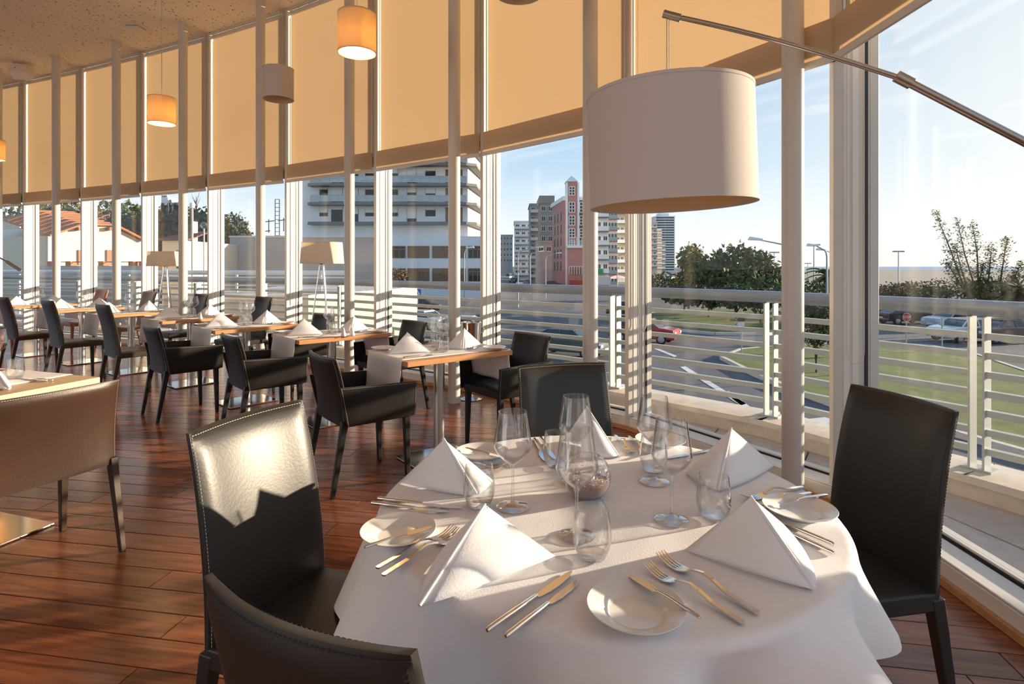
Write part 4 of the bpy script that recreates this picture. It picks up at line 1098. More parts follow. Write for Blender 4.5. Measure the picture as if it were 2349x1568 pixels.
M['awning'] = mat('awning', (.66, .63, .58), .8); M['green_sign'] = mat('green sign', (.05, .28, .10), .6); M['red_mural'] = mat('red shop front', (.45, .08, .05), .7, noise=.5, nscale=1.5); M['parasol'] = mat('parasol', (.66, .42, .42), .8)

x = MB(); x.prism([(-700, -60), (900, -60), (900, 2600), (-700, 2600)], GRD - 1, GRD); o = x.build('floor_street', M['asphalt'], None); tag(o, kind='structure')
def gp(px, py): return at(px, py, GRD)
def patch(name, pix, m, dz, **k):
    x = MB(); x.prism([(q.x, q.y) for q in [gp(*p) for p in pix]], GRD - .3, GRD + dz); o = x.build(name, m, None); tag(o, **k); return o
x = MB(); x.prism([(60, 110), (900, 60), (900, 620), (330, 700), (120, 420)], GRD - .5, GRD + .03); tag(x.build('floor_beach', M['sandy'], None), kind='structure')
x = MB(); x.prism([(300, 640), (900, 560), (2600, 560), (2600, 2600), (300, 2600)], GRD - .5, GRD + .06); tag(x.build('sea', M['sea'], None), 'pale blue sea at the horizon behind the trees on the right', 'sea', kind='stuff')
def lawn(pix, label):
    P_ = [gp(*p) for p in pix]
    o = patch('lawn', pix, M['grass'], .16, label=label, cat='lawn', kind='stuff')
    cc = sum(P_, Vector()) / len(P_)
    ring = []
    for a, c in zip(P_, P_[1:] + P_[:1]):
        y = MB(); y.wall(a, c, GRD - .2, GRD + .18, -.10, .10)
        kb_ = y.build('kerb_stone', M['kerb'], o)
    return o
lawn([(1655, 824), (1700, 806), (1800, 797), (1990, 789), (2130, 797), (2230, 815), (2330, 850), (2600, 940), (2700, 1120), (2400, 1060), (2200, 1003), (2020, 968), (1925, 938), (1840, 907), (1730, 862)], 'near green lawn outside the right windows, bordered by kerb stones')
lawn([(1425, 737), (1480, 722), (1560, 713), (1700, 708), (1830, 712), (1880, 735), (1850, 758), (1760, 769), (1640, 768), (1540, 758), (1460, 748)], 'round green traffic island lawn with bushes, middle distance')
lawn([(2150, 716), (2240, 722), (2349, 755), (2500, 790), (2500, 740), (2349, 715), (2240, 702)], 'green verge behind the parked cars at the right')
for k, pix in enumerate(([(1500, 800), (1545, 818), (1552, 816), (1507, 798)], [(1560, 842), (1700, 930), (1712, 926), (1572, 840)], [(1660, 900), (1740, 960), (1752, 956), (1672, 897)], [(1845, 962), (1960, 950), (1970, 962), (1860, 975)], [(2120, 793), (2180, 803), (2190, 800), (2135, 791)])):
    patch('road_marking', pix, M['marking'], .012, label=['short white dash of road paint behind the window fin', 'long white road line crossing the street below the railing', 'white road line right of the long one', 'white road stripe seen low between column and window fin', 'white road dash beyond the near lawn'][k], cat='road marking', kind='thing')

def part(mb, name, m, parent, off, **k):
    mb.v = [tuple(Vector(v) - off) for v in mb.v]; return mb.build(name, m, parent, **k)
def block(label, xl, xr, ytop, D, depth, m, cols, rows, zb=None, ang=0.0, wm=None, wh=1.5, ww=.55, balcony=None, z_first=None, pitch=2.9, roof=None, name='apartment_building', group=None, side=0, pane=None, off_r=None):
    """rectangular block standing on the street: front face between two pixels at depth D"""
    X0, X1 = (xl - CX) / FPX * D, (xr - CX) / FPX * D; zt = EYE + (Y0 - ytop) / FPX * D
    o_ = Vector(((X0 + X1) / 2, D, GRD)); Wd = X1 - X0; H = zt - GRD
    t = thing(name, label, 'building', tuple(o_), R(ang), group=group)
    x = MB(); x.box(-Wd / 2, 0, 0, Wd / 2, depth, H); x.build('wall', m, t)
    if roof: x = MB(); x.box(-Wd / 2 - .25, -.25, H, Wd / 2 + .25, depth + .25, H + roof); x.build('parapet', m, t)
    zf = z_first if z_first is not None else H - rows * pitch + .7
    cw = Wd / cols; wmesh = None
    for r in range(rows):
        z0 = zf + r * pitch
        for c in range(cols):
            xc = -Wd / 2 + (c + .5) * cw
            if wmesh is None:
                y = MB(); w2 = cw * ww / 2
                y.box(-w2 - .1, -.07, -.1, w2 + .1, .05, 0); y.box(-w2 - .1, -.07, wh, w2 + .1, .05, wh + .1); y.box(-w2 - .1, -.07, 0, -w2, .05, wh); y.box(w2, -.07, 0, w2 + .1, .05, wh); y.box(-.04, -.05, 0, .04, .05, wh)
                wmesh = y.mesh('window'); wmesh.materials.append(wm or M['render_white'])
                y = MB(); y.box(-w2, -.03, 0, w2, .02, wh); pmesh = y.mesh('pane'); pmesh.materials.append(pane or M['pane_dark'])
            w = bpy.data.objects.new('window', wmesh); COL.objects.link(w); w.parent = t; w.location = (xc, 0, z0)
            p = bpy.data.objects.new('pane', pmesh); COL.objects.link(p); p.parent = w
        if balcony:
            bd, bm = balcony
            y = MB(); y.box(-Wd / 2 + .1, -bd, z0 - .55, Wd / 2 - .1, 0, z0 - .30); b_ = y.build('balcony', M['slab'], t)
            y = MB(); y.box(-Wd / 2 + .1, -bd, z0 - .30, Wd / 2 - .1, -bd + .06, z0 + .65); y.build('balustrade', bm, b_)
    return t, o_, Wd, H

# long white apartment block behind the left windows
D = 87.0
def zy(y, d=D): return EYE + (Y0 - y) / FPX * d
def xx(px, d=D): return (px - CX) / FPX * d
wo_ = Vector((-18, D, GRD))
wb_ = thing('apartment_building', 'long white apartment block with dark balcony slabs and glass balustrades, at centre left', 'building', tuple(wo_))
P0 = lambda mb: mb
xR, xL = xx(1073), xx(690)
y = MB(); y.prism([(xL, D), (xR, D), (xR + 1.6, D + 16), (xL, D + 16)], GRD, zy(377) + 9.5); part(y, 'wall', M['render_white'], wb_, wo_)
y = MB(); y.box(xx(680), D - 2.2, GRD, xx(1112), D, zy(543)); part(y, 'podium', M['render_white'], wb_, wo_)
for k, ys in enumerate((510, 466, 423, 377, 333, 290)):
    z = zy(ys)
    y = MB(); y.prism([(xx(716), D), (xx(712), D - 1.2), (xx(722), D - 1.7), (xx(1072), D - 1.7), (xR + 1.4, D - .6), (xR + 2.2, D + 14), (xR + .2, D + 14), (xR, D)], z - .42, z); sl = part(y, 'balcony_slab', M['slab'], wb_, wo_)
    if k:
        y = MB(); y.box(xx(722), D - 1.68, z + .10, xx(1072), D - 1.64, z + 1.0); part(y, 'balustrade', M['balustrade'], sl, Vector(wo_))
        y = MB(); y.box(xx(722), D - 1.70, z + 1.0, xx(1072), D - 1.62, z + 1.06)
        for q_ in range(18): xp = xx(722) + (xx(1072) - xx(722)) * q_ / 17; y.box(xp - .04, D - 1.72, z, xp + .04, D - 1.62, z + 1.05)
        part(y, 'railing', M['lamp_grey'], sl, wo_)
    for px0, px1, kind in ((733, 752, 's'), (760, 786, 'd'), (802, 822, 'd'), (838, 858, 's'), (898, 913, 's'), (934, 955, 'd'), (976, 999, 's'), (1022, 1034, 'b'), (1036, 1061, 'b')):
        z0, z1 = (z + .05, z + 2.3) if kind != 's' else (z + .95, z + 2.3)
        y = MB(); y.box(xx(px0), D - .06, z0, xx(px1), D + .02, z1); wn_ = part(y, 'window', M['pane_brown'] if kind == 'b' else M['pane_dark'], wb_, wo_)
        if kind != 'b':
            hcut = (.15 + .75 * ((k * 7 + px0) % 5) / 5)
            y = MB(); y.box(xx(px0) + .03, D - .10, z1 - (z1 - z0) * hcut, xx(px1) - .03, D - .04, z1); part(y, 'shutter', M['render_white'], wn_, wo_)
for (yb, yt) in ((592, 565), (644, 615)):
    for px0, px1, bm in ((842, 886, 0), (896, 936, 0), (942, 989, 1), (997, 1070, 1), (1077, 1108, 0)):
        y = MB(); y.box(xx(px0), D - 2.27, zy(yb), xx(px1), D - 2.1, zy(yt)); wn_ = part(y, 'window', M['pane_brown'] if bm else M['pane_dark'], wb_, wo_)
        y = MB()
        for q_ in range(4):
            xp = xx(px0) + (xx(px1) - xx(px0)) * q_ / 3; y.box(xp - .06, D - 2.32, zy(yb), xp + .06, D - 2.2, zy(yt))
        y.box(xx(px0), D - 2.32, zy(yt) - .55, xx(px1), D - 2.2, zy(yt) - .42); y.box(xx(px0), D - 2.32, zy(yt) - .08, xx(px1), D - 2.2, zy(yt)); part(y, 'window_frame', M['shutter'], wn_, wo_)

block('stepped cream building with terraces, left of the white apartment block', 690, 722, 450, 100, 12, M['render_cream'], 1, 4, wh=1.3, roof=.4, balcony=(1.2, M['render_white']))
# buildings down the side street
block('distant pale building at the far end of the side street', 1146, 1176, 540, 300, 20, M['render_grey'], 4, 5, roof=.5)
block('white balconied building on the left of the side street row', 1180, 1222, 510, 215, 18, M['render_white'], 3, 7, balcony=(1.4, M['render_white']), roof=.6, wh=1.4)
block('grey building with rounded white balconies, left of the taupe one', 1216, 1243, 470, 180, 16, M['render_grey'], 2, 8, balcony=(1.6, M['render_white']), roof=.5, wh=1.4)
block('taupe flat-roofed tower block beside the pink building', 1239, 1270, 466, 165, 18, M['render_taupe'], 2, 7, roof=2.2, wh=1.3)
block('low grey concrete building at the foot of the taupe block', 1232, 1268, 556, 150, 10, M['concrete'], 2, 1, roof=.4, wh=1.0)
# pink corner building with a pointed turret
D2 = 128.0
X2 = lambda px: (px - CX) / FPX * D2
Z2 = lambda py: EYE + (Y0 - py) / FPX * D2
po = Vector((X2(1320), D2, GRD))
pk = thing('apartment_building', 'pink corner apartment building with white window frames and a pointed turret', 'building', tuple(po))
y = MB(); y.prism([(X2(1292), D2), (X2(1376), D2 - 1), (X2(1376), D2 + 16), (X2(1262) + 1.6, D2 + 16)], GRD, Z2(460)); part(y, 'wall', M['pink'], pk, po)
y = MB(); y.prism([(X2(1291), D2 - .4), (X2(1378), D2 - 1.5), (X2(1378), D2 + 16), (X2(1258) + 1.6, D2 + 16.5)], Z2(460), Z2(450)); part(y, 'cornice', M['render_white'], pk, po)
y = MB(); y.box(X2(1299), D2 - 1.2, GRD, X2(1323), D2 + 2.5, Z2(418)); tw = part(y, 'turret', M['pink'], pk, po)
y = MB(); c0 = Vector(((X2(1299) + X2(1323)) / 2, D2 + .6, 0)); hx = (X2(1323) - X2(1299)) / 2 + .25
y.add([(c0.x - hx, D2 - 1.5, Z2(418)), (c0.x + hx, D2 - 1.5, Z2(418)), (c0.x + hx, D2 + 2.8, Z2(418)), (c0.x - hx, D2 + 2.8, Z2(418)), (c0.x, c0.y, Z2(402))], ((0, 1, 4), (1, 2, 4), (2, 3, 4), (3, 0, 4), (3, 2, 1, 0))); part(y, 'turret_roof', M['render_white'], tw, po)
for px in (1297, 1323, 1346):
    y = MB(); y.box(X2(px), D2 - 1.5, GRD, X2(px + 4), D2, Z2(420 if px < 1340 else 452)); part(y, 'pilaster', M['render_white'], pk, po)
for px0, px1 in ((1304, 1317), (1328, 1342), (1352, 1364)):
    for yt, yb in ((430, 449), (465, 488), (496, 517), (525, 545), (553, 564)):
        if yt == 430 and px0 != 1304: continue
        y = MB(); y.box(X2(px0), D2 - 1.30, Z2(yb), X2(px1), D2 - .9, Z2(yt)); wn_ = part(y, 'window', M['pane_dark'], pk, po)
        y = MB(); w_ = X2(px1) - X2(px0)
        for q_ in range(3): y.box(X2(px0) + w_ * q_ / 2 - .09, D2 - 1.42, Z2(yb), X2(px0) + w_ * q_ / 2 + .09, D2 - 1.2, Z2(yt))
        for q_ in range(4): zz = Z2(yb) + (Z2(yt) - Z2(yb)) * q_ / 3; y.box(X2(px0), D2 - 1.42, zz - .08, X2(px1), D2 - 1.2, zz + .08)
        part(y, 'window_frame', M['render_white'], wn_, po)
for r in range(5):
    z0 = Z2(600 - r * 29 + 10)
    for q_ in range(3):
        a = Vector((X2(1292), D2, 0)).lerp(Vector((X2(1262) + 1.6, D2 + 16, 0)), .2 + q_ * .28)
        y = MB(); y.obox((a.x - .05, a.y, z0), (.1, .05, 0), (-.06, .8, 0), (0, 0, 1.0)); part(y, 'window', M['pane_dark'], pk, po)
y = MB(); y.box(X2(1300), D2 - 5, GRD, X2(1345), D2 - 1, Z2(568)); part(y, 'lower_wing', M['pink'], pk, po)
y = MB(); y.box(X2(1297), D2 - 5.6, Z2(570), X2(1346), D2 - .8, Z2(564)); part(y, 'cornice', M['render_white'], pk, po)
for yb in (564, 628):
    y = MB()
    for q_ in range(9): xp = X2(1300) + (X2(1345) - X2(1300)) * q_ / 8; y.box(xp - .05, D2 - 5.5, Z2(yb), xp + .05, D2 - 5.3, Z2(yb - 18))
    y.box(X2(1300), D2 - 5.5, Z2(yb - 18), X2(1345), D2 - 5.3, Z2(yb - 16.5)); part(y, 'balcony_railing', M['render_white'], pk, po)
y = MB(); y.box(X2(1300), D2 - 5.1, GRD, X2(1345), D2 - 4.9, Z2(641)); part(y, 'shop_front', M['red_mural'], pk, po)
# white and pink slim block, then the sea-front row
t, o_, Wd, H = block('white and pink building with square balconies behind the drum shade', 1366, 1396, 470, 118, 14, M['render_white'], 2, 6, balcony=(1.2, M['render_white']), roof=.4, wh=1.5)
y = MB(); y.box(-Wd / 2, -2.6, .9, Wd / 2, 0, 2.6); y.build('awning', M['awning'], t)
y = MB(); y.box(-Wd / 2 + .2, -1.4, 3.0, 0, -1.2, 4.2); y.build('shop_sign', M['green_sign'], t)
block('long block with teal glass balconies on the sea front', 1394, 1416, 480, 150, 16, M['render_white'], 3, 9, balcony=(1.0, M['teal']), wh=1.5, pane=M['pane_dark'], wm=M['teal'], roof=.4)
block('ochre banded block right of the teal one on the sea front', 1414, 1440, 470, 168, 18, M['ochre'], 3, 10, balcony=(1.0, M['render_white']), wh=1.4, roof=.4)
block('narrow pale block left of the white high-rise', 1478, 1507, 512, 300, 24, M['render_cream'], 3, 8, roof=.5, balcony=(1.2, M['render_white']))
block('pale seaside block directly before the white high-rise', 1506, 1518, 526, 330, 24, M['render_white'], 3, 8, roof=.5, balcony=(1.2, M['render_white']))
block('low pale seaside block nearest the white high-rise, on its left', 1516, 1526, 556, 370, 24, M['render_grey'], 3, 6, roof=.5, balcony=(1.2, M['render_white']))
t, o_, Wd, H = block('tall white high-rise with banded windows standing alone above the promenade', 1503, 1548, 497, 450, 20, M['render_white'], 1, 22, wh=1.0, ww=.92, pitch=1.95, roof=.5)
y = MB(); y.box(-4, 3, H, 4, 12, H + 3); y.build('plant_room', M['render_white'], t)

# grey concrete building close by on the left
D3 = 45.0
t, o_, Wd, H = block('plain grey concrete building in shade behind the nearer floor lamp', 527, 868, 541, D3, 2.2, M['concrete'], 9, 1, name='concrete_building', wh=.9, ww=.2, z_first=2.2, wm=M['concrete'], roof=None)
x = MB(); x.box(-Wd / 2 - .05, -.06, H - .12, Wd / 2 + .05, 2.3, H + .02); x.build('coping', M['kerb'], t)
# neighbouring flat roof with white railing and gravel
D4 = 15.0
ro = Vector((-6.6, D4 + 3, GRD))
rf = thing('flat_roof_building', 'neighbouring low building with gravel roof and white parapet', 'building', tuple(ro))
rz_ = .42
y = MB(); y.prism([(-9.8, D4 + 1), (-5.3, D4 - .2), (-3.8, D4 + 4), (-4.0, D4 + 9), (-10, D4 + 10)], GRD, rz_); part(y, 'wall', M['roof_render'], rf, ro)
y = MB(); y.prism([(-9.6, D4 + 1.4), (-5.4, D4 + .2), (-3.8, D4 + 4), (-4, D4 + 8.6), (-9.8, D4 + 9.5)], rz_, rz_ + .05); part(y, 'gravel', M['gravel'], rf, ro, kind='stuff')
for (a, c) in (((-9.8, D4 + 1), (-5.3, D4 - .2)), ((-5.3, D4 - .2), (-3.8, D4 + 4)), ((-3.8, D4 + 4), (-4.0, D4 + 9))):
    y = MB(); y.wall(a, c, rz_, rz_ + .14, 0, .28); part(y, 'parapet', M['kerb'], rf, ro)
for k in range(6):
    a = Vector((-5.3, D4 - .2, 0)).lerp(Vector((-3.8, D4 + 4, 0)), .12 + k * .15); d = Vector((1.5, 4.2, 0)).normalized()
    for z in (-2.6, -1.2):
        y = MB(); y.obox((a.x + .02, a.y, z), d * .22, Vector((d.y, -d.x, 0)) * .05, (0, 0, .45)); part(y, 'window', M['pane_dark'], rf, ro)
# white railing farther back over the left part
wr = thing('roof_railing', 'white horizontal-bar railing on the lower terraces, seen through the left windows', 'railing', (-9, 18, .4))
wro = Vector((-9, 18, .4))
pts = [Vector((-19, 20.5, 0)), Vector((-13, 19.3, 0)), Vector((-9, 18.6, 0)), Vector((-5.2, 18.2, 0))]
y = MB(); y.tube([p + Vector((0, 0, 1.10)) for p in pts], .075, 8); part(y, 'handrail', M['alu_white'], wr, wro, smooth=60)
for k in range(4):
    y = MB(); y.tube([p + Vector((0, 0, .95 - .13 * k)) for p in pts], .028, 6); part(y, 'bar', M['alu_white'], wr, wro)
for a, c in zip(pts, pts[1:]):
    for k in range(4):
        p = a.lerp(c, k / 4); y = MB(); y.box(p.x - .03, p.y - .03, -.4, p.x + .03, p.y + .03, 1.1); part(y, 'post', M['alu_white'], wr, wro)
y = MB(); y.prism([(-20, 20.2), (-5, 17.9), (-5, 24), (-20, 26)], GRD, -.38); part(y, 'terrace_deck', M['concrete'], wr, wro)

# cream house with tiled roof at the left, red roofs round it
D5 = 30.0
X5 = lambda px, d=D5: (px - CX) / FPX * d
Z5 = lambda py, d=D5: EYE + (Y0 - py) / FPX * d
ho = Vector((X5(215), D5, GRD))
hs = thing('cream_house', 'cream gabled house with terracotta roof at the left, sunlit', 'house', tuple(ho))
HA, HB = Vector((X5(110, 27), 27, 0)), Vector((X5(324, 31), 31, 0)); hd_u = (HB - HA).normalized(); hd_n = Vector((hd_u.y, -hd_u.x, 0))
def hf(px, py, out=0.0):
    """point of the facade plane seen at a pixel, moved out from the wall"""
    k = (px - CX) / FPX; t_ = (HA.x - k * HA.y) / (k * hd_u.y - hd_u.x); p = HA + hd_u * t_
    return Vector((p.x, p.y, EYE + (Y0 - py) / FPX * p.y)) + hd_n * out
def hbox(mb, px0, px1, py0, py1, o0, o1):
    q = [hf(px0, py1), hf(px1, py1), hf(px1, py0), hf(px0, py0)]
    return mb.hexa([q[0] + hd_n * o1, q[1] + hd_n * o1, q[1] + hd_n * o0, q[0] + hd_n * o0, q[3] + hd_n * o1, q[2] + hd_n * o1, q[2] + hd_n * o0, q[3] + hd_n * o0])
g0, g1 = hf(110, 600), hf(324, 600)
vsF = [Vector((g0.x, g0.y, GRD)), hf(110, 541), hf(180, 518), hf(258, 519), hf(324, 552), Vector((g1.x, g1.y, GRD))]
vsB = [v - hd_n * 7 for v in vsF]; n_ = len(vsF)
y = MB(); y.add(vsF + vsB, [tuple(range(n_)), tuple(reversed(range(n_, 2 * n_)))] + [(i, n_ + i, n_ + (i + 1) % n_, (i + 1) % n_) for i in range(n_)]); part(y, 'wall', M['render_cream'], hs, ho, fix=True)
def roofplane(a, c, dv, n=9, par=hs, oo=ho, m=M['rooftile'], tiles=14):
    for k in range(n):
        y = MB(); s_ = dv / n; p = a + s_ * k; q = c + s_ * k
        for j in range(tiles):
            u0 = p.lerp(q, j / tiles); u1 = p.lerp(q, (j + .92) / tiles); h = Vector((0, 0, .09))
            y.hexa([u0, u1, u1 + s_, u0 + s_, u0 + h, u1 + h, u1 + s_ + h * .35, u0 + s_ + h * .35])
        part(y, 'tile_course', m, par, oo)
rb = -hd_n * 4.2
roofplane(hf(105, 543, .35), hf(180, 517, .35), rb + Vector((0, 0, .9)), 8)
roofplane(hf(180, 517, .35), hf(258, 518, .35), rb + Vector((0, 0, .9)), 8)
roofplane(hf(258, 518, .35), hf(328, 554, .35), rb + Vector((0, 0, .5)), 8)
for px in (171, 242): y = MB(); hbox(y, px, px + 8, 521, 529, 0, .35); part(y, 'corbel', M['pane_brown'], hs, ho)
for px0, px1 in ((178, 191), (243, 264)): y = MB(); hbox(y, px0, px1, 573, 607, -.02, .08); part(y, 'shutter', M['shutter'], hs, ho)
# terrace wall with pots of brick in front of the house
two = Vector((-20, 25, GRD))
tw_ = thing('garden_wall', 'grey garden wall with small brick piers and iron rail below the cream house', 'wall', tuple(two))
D6 = 25.0
y = MB(); y.box(X5(80, D6), D6, GRD, X5(345, D6), D6 + .4, Z5(609, D6)); part(y, 'wall', M['concrete'], tw_, two)
for px in (110, 152, 227, 296, 320):
    y = MB(); y.box(X5(px, D6), D6 - .05, Z5(609, D6), X5(px + 12, D6), D6 + .3, Z5(599, D6)); part(y, 'brick_pier', M['rooftile'], tw_, two)
y = MB(); y.tube([(X5(110, D6), D6 + .1, Z5(600.5, D6)), (X5(325, D6), D6 + .1, Z5(600.5, D6))], .02, 6); part(y, 'rail', M['black_metal'], tw_, two)
block('brown roofed long house left of the cream house', 18, 116, 545, 33, 9, M['render_grey'], 3, 1, name='long_house', wh=.9, z_first=3.2)
lh = bpy.data.objects['long_house']
y = MB(); y.v = []; Wl = (116 - 18) / FPX * 33; Hl = EYE + (Y0 - 545) / FPX * 33 - GRD
for k in range(8):
    y = MB(); y.hexa([(-Wl / 2 - .3, -.4 + k * .55, Hl + k * .21), (Wl / 2 + .5, -.4 + k * .55, Hl + k * .21), (Wl / 2 + .5, .2 + k * .55, Hl + k * .21 + .2), (-Wl / 2 - .3, .2 + k * .55, Hl + k * .21 + .2), (-Wl / 2 - .3, -.4 + k * .55, Hl + k * .21 + .08), (Wl / 2 + .5, -.4 + k * .55, Hl + k * .21 + .08), (Wl / 2 + .5, .2 + k * .55, Hl + k * .21 + .26), (-Wl / 2 - .3, .2 + k * .55, Hl + k * .21 + .26)]); y.build('tile_course', M['brown_roof'], lh)
def small_house(label, xl, xr, ywall, yroof, d, wm, rm):
    X0, X1 = X5(xl, d), X5(xr, d); zw, zr = Z5(ywall, d), Z5(yroof, d); oo = Vector(((X0 + X1) / 2, d, GRD)); t = thing('small_house', label, 'house', tuple(oo))
    y = MB(); y.box(X0, d, GRD, X1, d + 7, zw); part(y, 'wall', wm, t, oo)
    dz = (zr - zw)
    for k in range(6):
        a, b_ = k / 6, (k + 1) / 6
        y = MB(); sl = lambda s: (X0 - .3 + (X1 - X0) * .25 * s, X1 + .3 - (X1 - X0) * .25 * s, d - .3 + 3.6 * s, zw + dz * s)
        p, q = sl(a), sl(b_)
        y.hexa([(p[0], p[2], p[3]), (p[1], p[2], p[3]), (q[1], q[2], q[3]), (q[0], q[2], q[3]), (p[0], p[2], p[3] + .12), (p[1], p[2], p[3] + .12), (q[1], q[2], q[3] + .05), (q[0], q[2], q[3] + .05)]); part(y, 'tile_course', rm, t, oo)
    y = MB(); y.box(X0 + (X1 - X0) * .6, d - .05, (zw + GRD) / 2 + 1.4, X0 + (X1 - X0) * .8, d + .02, (zw + GRD) / 2 + 2.6); part(y, 'window', M['pane_dark'], t, oo)
    y = MB(); y.box(X0 + (X1 - X0) * .5, d + 2, zw, X0 + (X1 - X0) * .58, d + 2.6, zr + .7); part(y, 'chimney', M['render_cream'], t, oo)
small_house('small cream house with red roof right of the third column', 372, 428, 552, 526, 38, M['render_cream'], M['brown_roof'])
small_house('dark hipped-roof house below the castle hill', 378, 412, 497, 480, 95, M['render_cream'], M['slab'])
small_house('cream house with red roof high on the hill at the far left', 0, 45, 500, 487, 60, M['render_cream'], M['rooftile'])
small_house('pale house among the hill trees, left of centre', 222, 250, 492, 476, 110, M['render_cream'], M['rooftile'])
# stone castle on the hill
ca = Vector((X5(386, 140), 140, 10)); ct = thing('stone_castle', 'small stone castle on the hilltop seen through the door bay', 'building', tuple(ca))
for px0, px1, yt in ((368, 411, 470), (370, 385, 452), (388, 394, 462), (398, 411, 468)):
    y = MB(); y.box(X5(px0, 140), 140, 6, X5(px1, 140), 144, Z5(yt, 140)); part(y, 'wall_block', M['concrete'] if yt != 452 else M['render_white'], ct, ca)
    w_ = X5(px1, 140) - X5(px0, 140)
    for k in range(3): y = MB(); y.box(X5(px0, 140) + w_ * (k + .1) / 3, 140, Z5(yt, 140), X5(px0, 140) + w_ * (k + .6) / 3, 141, Z5(yt, 140) + .5); part(y, 'merlon', M['concrete'], ct, ca)

# scaffold mast with aerials
so = Vector((X5(636, 80), 80, GRD)); st = thing('lattice_mast', 'thin lattice mast with aerials against the sky, left of the white block', 'mast', tuple(so))
y = MB(); zt_ = Z5(457, 80)
for dx in (-.30, .30): y.tube([(so.x + dx, 80, GRD), (so.x + dx, 80, zt_)], .06, 5)
for k in range(26): z = GRD + (zt_ - GRD) * k / 25; y.tube([(so.x - .30, 80, z), (so.x + .30, 80, z)], .04, 4)
part(y, 'lattice', M['slab'], st, so)
for k, (dx, dz) in enumerate(((-1.8, -4.6), (-1.2, -3.2), (.9, -3.0))): y = MB(); y.tube([(so.x + dx - .8, 80, zt_ + dz), (so.x + dx + .8, 80, zt_ + dz + .2)], .07, 5); y.tube([(so.x + dx, 80, zt_ + dz - 1.5), (so.x + dx, 80, zt_ + dz + .4)], .07, 5); part(y, 'aerial', M['slab'], st, so)

# ------------------------------------------------------------------ trees
def crown(mb, blobs, n, size, rr, up=0.0, shell=.55):
    tot = sum(b[3] * b[4] * b[5] for b in blobs)
    for (x_, y_, z_, rx, ry, rz) in blobs:
        for _ in range(max(8, int(n * rx * ry * rz / tot))):
            v = Vector((rr.gauss(0, 1), rr.gauss(0, 1), rr.gauss(0, 1))).normalized() * (shell + (1 - shell) * rr.random()) * (1 + .12 * rr.gauss(0, 1))
            c = Vector((x_ + v.x * rx, y_ + v.y * ry, z_ + v.z * rz))
            a = Vector((rr.gauss(0, 1), rr.gauss(0, 1), rr.gauss(0, 1) + up)).normalized(); b_ = a.orthogonal().normalized()
            b_ = (b_ * math.cos(rr.uniform(0, 6.28)) + a.cross(b_) * rr.uniform(-1, 1)).normalized(); s = size * rr.uniform(.6, 1.4)
            mb.add([c - b_ * s * .5, c + a * s, c + b_ * s * .5, c - a * s * .45], ((0, 1, 2), (0, 2, 3)))
def tree(name, label, cat, base, blobs, n, size, lm, trunk_h, trunk_r, seed, branches=4, group=None, up=0):
    rr = random.Random(seed); t = thing(name, label, cat, tuple(base), group=group)
    y = MB(); crown(y, blobs, n, size, rr, up); y.build('foliage', M[lm], t, kind='stuff')
    y = MB()
    y.tube([(0, 0, -.05), (.05 * trunk_h * rr.uniform(-1, 1), 0, trunk_h * .5), (0, 0, trunk_h)], [trunk_r, trunk_r * .8, trunk_r * .6], 8)
    for k in range(branches):
        b = blobs[k % len(blobs)]
        y.tube([(0, 0, trunk_h * (.35 + .5 * k / max(1, branches))), (b[0] * .5, b[1] * .5, (trunk_h + b[2]) / 2 + .1), (b[0], b[1], b[2])], [trunk_r * .55, trunk_r * .35, trunk_r * .15], 6)
    y.build('trunk', M['bark'], t, smooth=70); return t
def B_(base, px, py, d, rx, rz, ry=None): p = atd(px, py, d) - Vector(base); return (p.x, p.y, p.z, rx, ry or rx, rz)
# umbrella pines on the traffic island
d = 58.0
pin = []
base = Vector((X5(1690, d), d, GRD))
tree('pine_tree', 'broad dark green pine with domed crown behind the traffic island', 'tree', base, [B_(base, 1640, 628, d, 2.6, 1.9), B_(base, 1690, 606, d, 2.8, 1.9), B_(base, 1735, 620, d, 2.4, 1.9), B_(base, 1670, 640, d - 2, 3.0, 1.5), B_(base, 1770, 645, d, 1.9, 1.4), B_(base, 1715, 650, d - 2, 3, 1.4)], 5200, .34, 'leaf', 3.4, .22, 1, 6, 'trees beyond the road')
base = Vector((X5(1580, 62), 62, GRD))
tree('leafy_tree', 'lighter green rounded tree left of the broad pine', 'tree', base, [B_(base, 1585, 592, 62, 1.5, 1.6), B_(base, 1600, 620, 62, 1.6, 1.8), B_(base, 1575, 640, 62, 1.2, 1.2)], 1800, .30, 'leaf_light', 3.0, .16, 2, 3, 'trees beyond the road')
for k, (px, py, d, rx, rz, lm, lab) in enumerate(((1570, 700, 56, 1.6, 1.0, 'leaf_dark', 'low dark bush at the left on the traffic island'), (1625, 706, 52, 1.8, 1.0, 'leaf_dark', 'low dark bush, second from the left on the traffic island'), (1690, 700, 50, 1.9, 1.1, 'leaf', 'green bush in the middle of the traffic island'), (1745, 705, 46, 1.7, 1.1, 'leaf_dark', 'dark bush at the right on the traffic island'), (1520, 672, 80, 2.2, 1.4, 'leaf', 'green bush beside the promenade, left of the island'))):
    base = Vector((X5(px, d), d, GRD)); b0 = B_(base, px, py - 24, d, rx, rz)
    tree('island_bush', lab, 'bush', base, [b0, (b0[0] + rx * .7, b0[1], b0[2] - .2, rx * .8, rx * .8, rz * .8), (b0[0] - rx * .7, b0[1] + .5, b0[2] - .1, rx * .8, rx * .8, rz * .8)], 900, .26, lm, 1.4, .10, 20 + k, 3, 'bushes on the traffic island')
